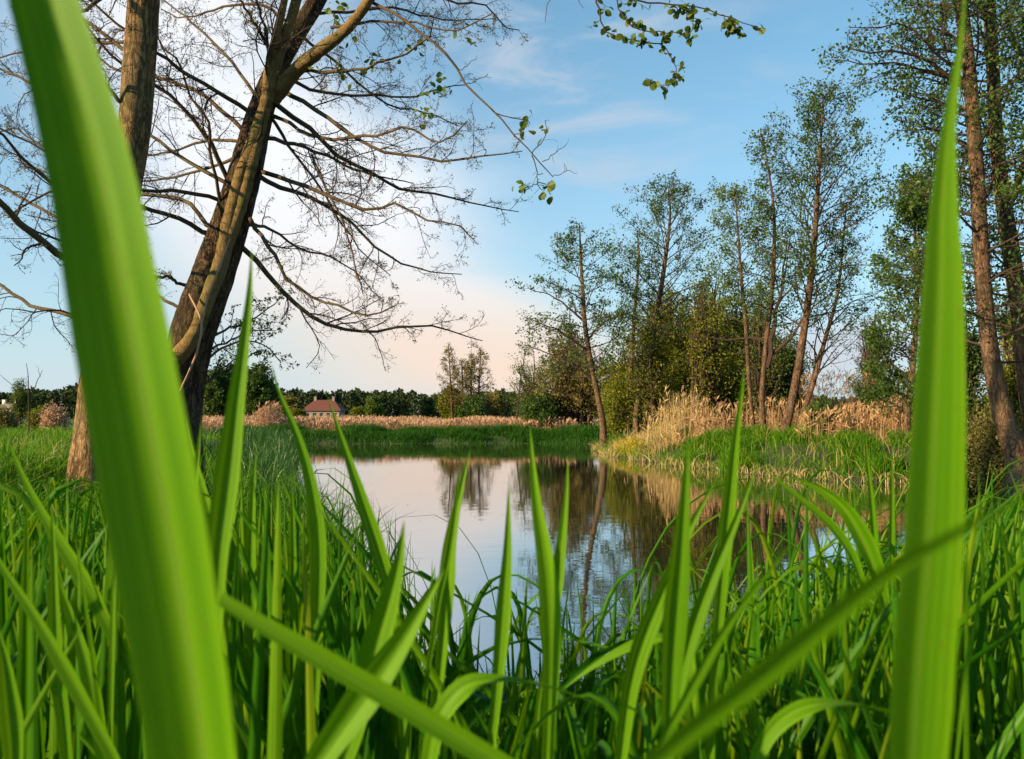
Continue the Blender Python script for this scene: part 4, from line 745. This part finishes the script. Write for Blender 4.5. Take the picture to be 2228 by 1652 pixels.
alder('tall dark alder on the right with a long leafy limb reaching left', [(2215, 990, 14, 30), (2190, 930, 14, 25), (2160, 800, 14, 21), (2142, 650, 14, 19), (2132, 500, 14, 18), (2122, 330, 14, 17), (2108, 150, 14, 16), (2090, 0, 14, 15), (2070, -200, 14, 10), (2060, -420, 14, 3)], None, size=0.075, keep=0.33, nl=56, t0=0.22, Lmax=2.1, top=1.3, asc=0.35, subs=(9, 5), twr=0.004,
      extra=[([(2112, 200, 14), (2060, 160, 13.9), (2000, 122, 13.8), (1940, 112, 13.7), (1880, 115, 13.6), (1830, 100, 13.6)], 5, 1.5), ([(2108, 150, 14), (2050, 130, 13.7), (1980, 60, 13.5), (1900, 60, 13.4), (1850, 60, 13.3)], 4, 1.5), ([(2110, 180, 14), (2040, 165, 14.2), (1960, 140, 14.4), (1890, 140, 14.4), (1810, 130, 14.4)], 4, 1.5), ([(2115, 260, 14), (2060, 230, 13.9), (2000, 200, 13.9), (1960, 190, 13.9)], 3, 1.5), ([(2105, 120, 14), (2060, 70, 14), (2000, 60, 14.2), (1930, 90, 14.3)], 4, 1.5), ([(2125, 330, 14), (2060, 300, 14.3), (2000, 270, 14.5), (1950, 260, 14.6)], 4, 1.5)])
alder('forked reddish alder at the right edge of the photo', [(2262, 960, 14.6, 30), (2240, 850, 14.6, 25), (2222, 700, 14.6, 22), (2202, 560, 14.6, 20), (2182, 430, 14.6, 18), (2168, 300, 14.6, 16), (2160, 150, 14.6, 15), (2152, 0, 14.6, 14), (2150, -200, 14.6, 9), (2150, -400, 14.6, 3)], None, size=0.075, keep=0.33, nl=56, t0=0.22, Lmax=2.3, top=1.4, asc=0.35, subs=(9, 5), twr=0.004,
      extra=[([(2190, 460, 14.6), (2212, 410, 14.5), (2228, 350, 14.4), (2260, 280, 14.3)], 9, 4), ([(2156, 60, 14.6), (2135, 10, 14.6), (2115, -50, 14.6)], 8, 5), ([(2185, 440, 14.6), (2200, 520, 14.3), (2190, 600, 14.2)], 2, 1)])
alder('leafy alder just outside the right edge with limbs hanging into view', [(2340, 960, 15.5, 30), (2330, 700, 15.5, 24), (2310, 400, 15.5, 18), (2300, 100, 15.5, 14), (2290, -200, 15.5, 6)], None, size=0.08, keep=0.35, nl=44, t0=0.2, Lmax=2.3, top=1.2, asc=0.3, bias=(-0.25, 0, 0), subs=(7, 5))

# --- bushes and thicket trees
def bush(name, label, px, top, Yd, hw, leaf, size, nst, keep, cat='bush', group=None, twm=m_twig, nsub=(8, 5), spread=0.6):
    x = (px - 1114) / F * Yd; gz_ = float(ground(x, Yd)); zt = P(px, top, Yd)[2]; H = zt - gz_; W = hw / F * Yd
    T = empty(name, (x, Yd, gz_), label, cat, group)
    b = np.array([x, Yd, gz_ - 0.05]) + rng.normal(0, 1, (nst, 3)) * np.array([W * 0.18, W * 0.18, 0])
    a = rng.uniform(0, 2 * pi, nst); rr = np.sqrt(rng.uniform(0, 1, nst)); hh = H * np.sqrt(np.clip(1 - 0.75 * rr ** 2, 0.05, 1)) * rng.uniform(0.8, 1.08, nst)
    e = np.array([x, Yd, gz_]) + np.stack([np.cos(a) * rr * W * spread * 1.25, np.sin(a) * rr * W * spread * 1.25, hh * 0.9], -1)
    D = e - b; L = np.linalg.norm(D, axis=1); D[:, 2] *= 1.4
    p = bez(b, b + (e - b) * np.array([0.15, 0.15, 0.4]), b + (e - b) * np.array([0.6, 0.6, 0.8]), e, 9) ; p[:, 1:-1] += rng.normal(0, 0.03, (nst, 7, 3))
    g = Geo(); R = np.full(nst, 0.012 + 0.010 * H); g.tubes(p, taperR(R, 9, 0.3), 5)
    s_ = spawn(p, R, L, nsub[0], 0.15, 1, 48, 0.38); s_[2][:] = np.minimum(s_[2], W * 0.6); l2 = walk(s_[0], s_[1], s_[2], 6, 0.16, 0.03); g.tubes(l2, taperR(np.maximum(s_[3], 0.008), 7, 0.4), 3)
    q_ = spawn(l2, s_[3], s_[2], nsub[1], 0.15, 1, 45, 0.5); l3 = walk(q_[0], q_[1], q_[2], 4, 0.22, 0.0); g.tubes(l3, taperR(np.maximum(q_[3], 0.0055), 5, 0.5), 3)
    g.build('stems', twm, T); gl = Geo(); e = np.concatenate([l3[:, 1:].reshape(-1, 3), l2[:, 2:].reshape(-1, 3)])
    cl = np.sin(e[:, 0] * 2.1 + e[:, 2] * 1.7 + px) * np.sin(e[:, 1] * 1.9 + e[:, 2] * 2.2); e = e[(rng.uniform(0, 1, len(e)) < keep * (0.8 + 0.7 * cl)) & (e[:, 2] > gz_)]
    for q in range(5): gl.leaves(e + rng.normal(0, 0.13, e.shape), size)
    gl.build('crown', leaf, T); return T
TG = 'bushes of the thicket behind the right bank'
bush('willow_bush', 'pale olive bush at the left end of the thicket, next to the reed bed', 1158, 738, 46, 62, m_lite, 0.10, 22, 0.34, group=TG)
bush('willow_bush', 'round brown twiggy bush behind the left leaning bank alder', 1245, 700, 42, 110, m_brown, 0.11, 60, 0.42, group=TG)
bush('willow_bush', 'low green shrub at the foot of the round brown bush, by the white posts', 1175, 850, 41, 55, m_alder, 0.11, 22, 0.5, group=TG)
bush('willow_bush', 'dark green bush right of the left leaning bank alder', 1365, 725, 38, 78, m_olive, 0.12, 30, 0.55, group=TG)
bush('willow_bush', 'tall olive green bush under the broad crowned alder', 1450, 615, 37, 100, m_olive, 0.12, 60, 0.5, group=TG)
bush('willow_bush', 'yellowish green bush in the middle of the thicket', 1545, 590, 36, 90, m_olive, 0.12, 56, 0.42, group=TG)
bush('willow_bush', 'low dark bush behind the golden reeds', 1480, 760, 33, 115, m_olive, 0.11, 44, 0.6, group=TG)
bush('willow_bush', 'wide olive bush behind the slender light green alder', 1630, 640, 33, 95, m_olive, 0.11, 44, 0.5, group=TG)
bush('willow_bush', 'dark green bush between the trunks left of the tallest alder', 1705, 705, 31, 75, m_alder, 0.10, 34, 0.5, group=TG)
bush('willow_bush', 'low shadowed bush at the left foot of the golden reeds', 1375, 800, 33, 80, m_olive, 0.11, 30, 0.55, group=TG)
bush('willow_bush', 'airy young bush rising between the broad crowned and the light green alder', 1530, 600, 29, 70, m_olive, 0.10, 26, 0.2, group=TG)
bush('willow_bush', 'airy young bush just right of the thin half bare alder', 1410, 650, 30, 60, m_olive, 0.10, 22, 0.2, group=TG)
bush('willow_bush', 'airy bush behind the trunk of the slender brown alder', 1660, 650, 28, 62, m_lite, 0.09, 24, 0.2, group=TG)
bush('willow_bush', 'low green bush behind the three slender trunks', 1600, 780, 30, 85, m_olive, 0.10, 30, 0.55, group=TG)
bush('shrub', 'small green bramble right of the tallest alder foot', 1790, 885, 22, 42, m_alder, 0.09, 14, 0.6, group=TG)
bush('shrub', 'loose hazy shrub behind the tall reeds in the sky gap', 1900, 660, 30, 60, m_lite, 0.06, 26, 0.2, group=TG)
bush('shrub', 'small leafy bush in the tall reeds near the broad blade', 1925, 800, 24, 40, m_alder, 0.085, 18, 0.5, group=TG)
bush('shrub', 'leafy bush left of the tall dark alder foot', 2095, 640, 17, 60, m_alder, 0.075, 26, 0.5, group=TG)
bush('shrub', 'tangled brown brush round the feet of the tall right alders', 2165, 880, 14.5, 75, m_brown, 0.05, 40, 0.35, group=TG)
bush('shrub', 'leafy bush between the two tall alders on the right', 2215, 640, 19, 80, m_olive, 0.085, 30, 0.5, group=TG)
bush('shrub', 'low dark shrub at the shaded right shore', 2060, 950, 15, 60, m_alder, 0.07, 22, 0.5, group=TG)

# --- slender trees across the pond
SG = 'slender trees standing together across the pond'
for lab, x0, x1, tp_, hw in [('slender tree on the left of the four across the pond, the tallest', 984, 976, 752, 1.7), ('second of the four slender trees across the pond, low and thin', 1008, 1004, 785, 1.3), ('third slender tree across the pond, with a dark straight stem', 1024, 1026, 770, 1.5), ('slender tree on the right of the four across the pond', 1040, 1046, 758, 1.8)]:
    alder(lab, [(x0, 915, 60, 3.2), ((x0 * 2 + x1) / 3, 850, 60, 2.6), ((x0 + x1 * 2) / 3, 800, 60, 1.8), (x1, tp_, 60, 0.6)], None, leaf=m_brown, size=0.10, keep=0.16, nl=40, group=SG, t0=0.25, Lmax=hw, top=0.5, asc=0.35, subs=(6, 4), twr=0.012)
UG = 'bushes in the field beyond the pond'
bush('field_bush', 'olive bush under the slender trees, left side', 985, 835, 62, 32, m_olive, 0.18, 20, 0.5, group=UG)
bush('field_bush', 'green bush under the slender trees, right side', 1030, 858, 58, 38, m_alder, 0.17, 24, 0.6, group=UG)
bush('field_bush', 'brown bush right of the slender trees', 1075, 850, 64, 28, m_brown, 0.17, 20, 0.45, group=UG)
bush('field_bush', 'bright green round bush right of the red roofed house', 812, 862, 95, 22, m_lite, 0.28, 20, 0.7, group=UG)
bush('field_bush', 'small green bush against the right wall of the red roofed house', 778, 886, 100, 16, m_olive, 0.25, 14, 0.7, group=UG)
bush('field_bush', 'flat green bush hiding the left wall of the red roofed house', 650, 893, 90, 16, m_olive, 0.25, 14, 0.7, group=UG)
bush('field_bush', 'pinkish shrub in the meadow left of the upright alder', 120, 882, 26, 18, m_reedp, 0.07, 16, 0.6, group=UG)
bush('field_bush', 'grey green shrub in the meadow beside the pinkish one', 85, 888, 30, 26, m_olive, 0.08, 16, 0.5, group=UG)
bush('field_bush', 'brown shrub at the left edge of the meadow', 10, 892, 28, 30, m_brown, 0.08, 18, 0.5, group=UG)
bush('round_tree', 'large round leafy tree behind the leaning alder, left of two', 478, 785, 88, 62, m_alder, 0.26, 46, 0.62, cat='tree', group='round trees behind the leaning alder', nsub=(9, 6))
bush('round_tree', 'large round leafy tree behind the leaning alder, right of two', 560, 782, 84, 46, m_alder, 0.26, 44, 0.62, cat='tree', group='round trees behind the leaning alder', nsub=(9, 6))
bush('round_tree', 'small pale birch in the distance at the left edge', 44, 822, 70, 22, m_lite, 0.13, 20, 0.35, cat='tree')
bush('round_tree', 'dark bushy tree just left of the red roofed house', 632, 850, 130, 30, m_brown, 0.35, 22, 0.5, cat='tree')
# bare sapling in the left meadow
T = empty('sapling', P(63, 905, 14), 'thin bare forked sapling in the left meadow', 'tree'); T.location.z = float(ground(T.location.x, 14))
g = Geo(); tp, tr = trunk_px([(63, 905, 14, 1.6), (62, 870, 14, 1.3), (62, 845, 14, 1.1), (61, 815, 14, 0.8), (57, 790, 14, 0.5)], 20); g.tubes(tp, tr, 6)
b_, br, bL = limbs_px([([(62, 848, 14), (78, 838, 14), (88, 820, 14), (92, 806, 14)], 1.1, 0.5), ([(62, 855, 14), (45, 845, 14), (20, 830, 14), (0, 815, 14)], 0.9, 0.4), ([(88, 820, 14), (84, 806, 14), (78, 796, 14)], 0.5, 0.3)], 8)
g.tubes(b_, br, 5); g.build('stem', m_twig, T)

# --- distant pine wood
def far_wood(name, label, px0, px1, Y0, Y1_, n, topf, mat):
    g = Geo(); gs = Geo()
    for q in range(n):
        px = rng.uniform(px0, px1); Yd = rng.uniform(Y0, Y1_); x = (px - 1114) / F * Yd; gz_ = float(ground(x, Yd)); tz = P(px, topf(px) - 3 + 3 * np.sin(px * 0.021) + 2 * np.sin(px * 0.063) + rng.normal(0, 3.8), Yd)[2]; H = max(tz - gz_, 3)
        R = H * rng.uniform(0.2, 0.34); k = 150; R *= rng.uniform(0.6, 1.3); u = rng.uniform(0, 1, k) ** 0.7; rr = R * (1 - 0.75 * u ** 1.6) * np.sqrt(rng.uniform(0.1, 1, k)); a = rng.uniform(0, 2 * pi, k)
        rr *= 0.75 + 0.35 * np.sin(u * 23 + q) ; c = np.stack([x + rr * np.cos(a), Yd + rr * np.sin(a), gz_ + H * (0.02 + 0.98 * u)], -1); g.leaves(c, 0.12 * H, 0.3, 0.7)
        gs.tubes(np.array([[[x, Yd, gz_ - 0.2], [x, Yd, gz_ + H * 0.5], [x, Yd, gz_ + H * 0.95]]]), np.array([[0.16, 0.12, 0.03]]) * H / 8, 4)
    g.add(np.vstack(gs.V), np.vstack(gs.Q)); g.build(name, mat, None, label=label, cat='wood', kind='stuff')
def topf(px): return np.interp(px, [-200, 0, 100, 170, 420, 600, 700, 800, 860, 1000, 1100, 1300, 2400], [856, 862, 854, 852, 850, 855, 857, 863, 862, 864, 862, 868, 870])
far_wood('distant_forest', 'dark pine wood along the horizon behind the red roofed house', -250, 2500, 300, 400, 1300, topf, m_pine)

# --- red roofed house
m_roof = plain('roof_tiles', (0.10, 0.038, 0.03), (0.15, 0.06, 0.045), 0.8, 1.5)
m_wall = plain('render_wall', (0.20, 0.17, 0.13), (0.28, 0.24, 0.19), 0.9, 0.8)
m_white = plain('white_paint', (0.70, 0.70, 0.68), (0.8, 0.8, 0.78), 0.5, 3)
m_dark = plain('dark_glass', (0.02, 0.025, 0.03), (0.04, 0.045, 0.05), 0.1, 3, 0.5)
def box(g, c, s, rz=0.0):
    V = np.array([[x, y, z] for x in (-.5, .5) for y in (-.5, .5) for z in (-.5, .5)]) * np.array(s); R_ = np.array([[cos(rz), -sin(rz), 0], [sin(rz), cos(rz), 0], [0, 0, 1]])
    g.add(V @ R_.T + np.array(c), np.array([[0, 1, 3, 2], [4, 6, 7, 5], [0, 4, 5, 1], [2, 3, 7, 6], [0, 2, 6, 4], [1, 5, 7, 3]]))
def house(name, label, px, Yd, wpx, eave, ridge, wallm, roofm, depth=9.0, rl=0.42, trim=None):
    trim = trim or m_white
    x = (px - 1114) / F * Yd; gz_ = float(ground(x, Yd)); W = wpx / F * Yd; ze = P(px, eave, Yd)[2]; zr = P(px, ridge, Yd)[2]
    T = empty(name, (x, Yd, gz_), label, 'house'); g = Geo(); bw = W - 1.2; box(g, (x, Yd + depth / 2, (ze + gz_) / 2), (bw, depth - 1.0, ze - gz_)); g.build('wall', wallm, T)
    g = Geo(); h = W / 2; V = [(x - h, Yd, ze), (x + h, Yd, ze), (x + h, Yd + depth, ze), (x - h, Yd + depth, ze), (x - h * rl, Yd + depth / 2, zr), (x + h * rl, Yd + depth / 2, zr)]
    V += [(a, b, c - 0.18) for a, b, c in V[:4]]
    g.add(np.array(V, float), [[0, 1, 5, 4], [2, 3, 4, 5], [6, 7, 1, 0], [7, 8, 2, 1], [8, 9, 3, 2], [9, 6, 0, 3], [9, 8, 7, 6]], [[1, 2, 5], [3, 0, 4]]); rf = g.build('roof', roofm, T)
    for cx in (-rl * 0.95, rl * 0.95):
        g = Geo(); box(g, (x + h * cx, Yd + depth * 0.5, zr + 0.15), (0.7, 0.6, 1.5)); box(g, (x + h * cx, Yd + depth * 0.5, zr + 0.95), (0.85, 0.75, 0.12)); c_ = g.build('chimney', trim, T)
    for k_ in np.linspace(-0.38, 0.38, 5):
        g = Geo(); xx = x + bw * k_; zc = gz_ + (ze - gz_) * 0.62; box(g, (xx, Yd + 0.48, zc), (0.95, 0.08, 1.15)); f_ = g.build('window', trim, T)
        g = Geo(); box(g, (xx, Yd + 0.42, zc), (0.78, 0.05, 0.98)); p_ = g.build('pane', m_dark); 
        me_ = p_.data; n_ = len(me_.vertices); co = np.zeros(n_ * 3, np.float32); me_.vertices.foreach_get('co', co); co = co.reshape(-1, 3) - np.array(T.location, np.float32); me_.vertices.foreach_set('co', co.ravel()); p_.parent = f_
    return T
house('house', 'far house with a wide red hipped roof before the dark wood', 698, 230, 88, 893, 870, m_wall, m_roof, rl=0.48, trim=m_wall)
house('house', 'small pale house partly hidden at the far left edge', 4, 210, 46, 887, 878, m_wall, m_wall, 7.0, 0.6)
# --- parked car, seen behind the blades
def car(px, Yd, label):
    x = (px - 1114) / F * Yd; gz_ = float(ground(x, Yd)) + 0.02; T = empty('parked_car', (x, Yd, gz_), label, 'car')
    prof = [(-2.1, .35), (-2.1, .8), (-1.75, .95), (-1.1, 1.02), (-0.6, 1.42), (0.75, 1.46), (1.45, 1.02), (2.0, .92), (2.1, .6), (2.05, .35)]; g = Geo(); n = len(prof)
    V = [(x + a, Yd - .82 + (.10 if b > 1.2 else 0), gz_ + b) for a, b in prof] + [(x + a, Yd + .82 - (.10 if b > 1.2 else 0), gz_ + b) for a, b in prof]
    Q = [[i, (i + 1) % n, (i + 1) % n + n, i + n] for i in range(n)]
    T_ = [[0, i, i + 1] for i in range(1, n - 1)] + [[n, n + i + 1, n + i] for i in range(1, n - 1)]; g.add(np.array(V), Q, T_); g.build('body', m_white, T)
    for s_ in (-1, 1):
        g = Geo(); y_ = Yd + s_ * .80; V = [(x - .98, y_ + s_ * .03, gz_ + 1.03), (x - .55, y_ - s_ * .06, gz_ + 1.36), (x + .70, y_ - s_ * .06, gz_ + 1.39), (x + 1.25, y_ + s_ * .03, gz_ + 1.04)]
        g.add(np.array(V), [[0, 1, 2, 3]]); g.build('window', m_dark, T)
    for wx in (-1.3, 1.3):
        for s_ in (-1, 1):
            g = Geo(); y_ = Yd + s_ * .76; g.tubes(np.array([[[x + wx, y_ - .1, gz_ + .32], [x + wx, y_ - .08, gz_ + .32], [x + wx, y_ + .08, gz_ + .32], [x + wx, y_ + .1, gz_ + .32]]]), np.array([[.02, .32, .32, .02]]), 16); g.build('wheel', m_dark, T)
car(478, 120, 'white car parked in the distance right of the leaning tree foot')
for lab, px in (('left of two small white posts at the foot of the round brown bush', 1160), ('right of two small white posts at the foot of the round brown bush', 1182)):
    x = (px - 1114) / F * 40.5; g = Geo(); gz_ = float(ground(x, 40.5)); g.tubes(np.array([[[x, 40.5, gz_], [x, 40.5, gz_ + .42], [x, 40.5, gz_ + .52], [x, 40.5, gz_ + .55]]]), np.array([[.045, .04, .04, .015]]), 10); g.build('marker_post', m_white, None, True, label=lab, cat='post', group='white posts on the far bank')
# floating bits on the water
g = Geo(); k = 900; x = rng.uniform(-8, 5, k); y = 8 + 25 * rng.uniform(0, 1, k) ** 0.6; ok = sdist(x, y) < -0.4; c_ = np.stack([x, y, np.full(k, 0.006)], -1)[ok]
m_ = len(c_); a = rng.uniform(0, 2 * pi, m_); d = np.stack([np.cos(a), np.sin(a), 0 * a], -1); b = np.stack([-np.sin(a), np.cos(a), 0 * a], -1); sz = rng.uniform(0.01, 0.05, (m_, 1))
g.add(np.stack([c_, c_ + d * sz + b * sz * 0.3, c_ + d * sz * 2, c_ + d * sz - b * sz * 0.3], 1), np.arange(m_ * 4).reshape(-1, 4)); g.build('floating_debris', m_brown, None, label='tiny leaves and twigs floating on the pond', cat='debris', kind='stuff')
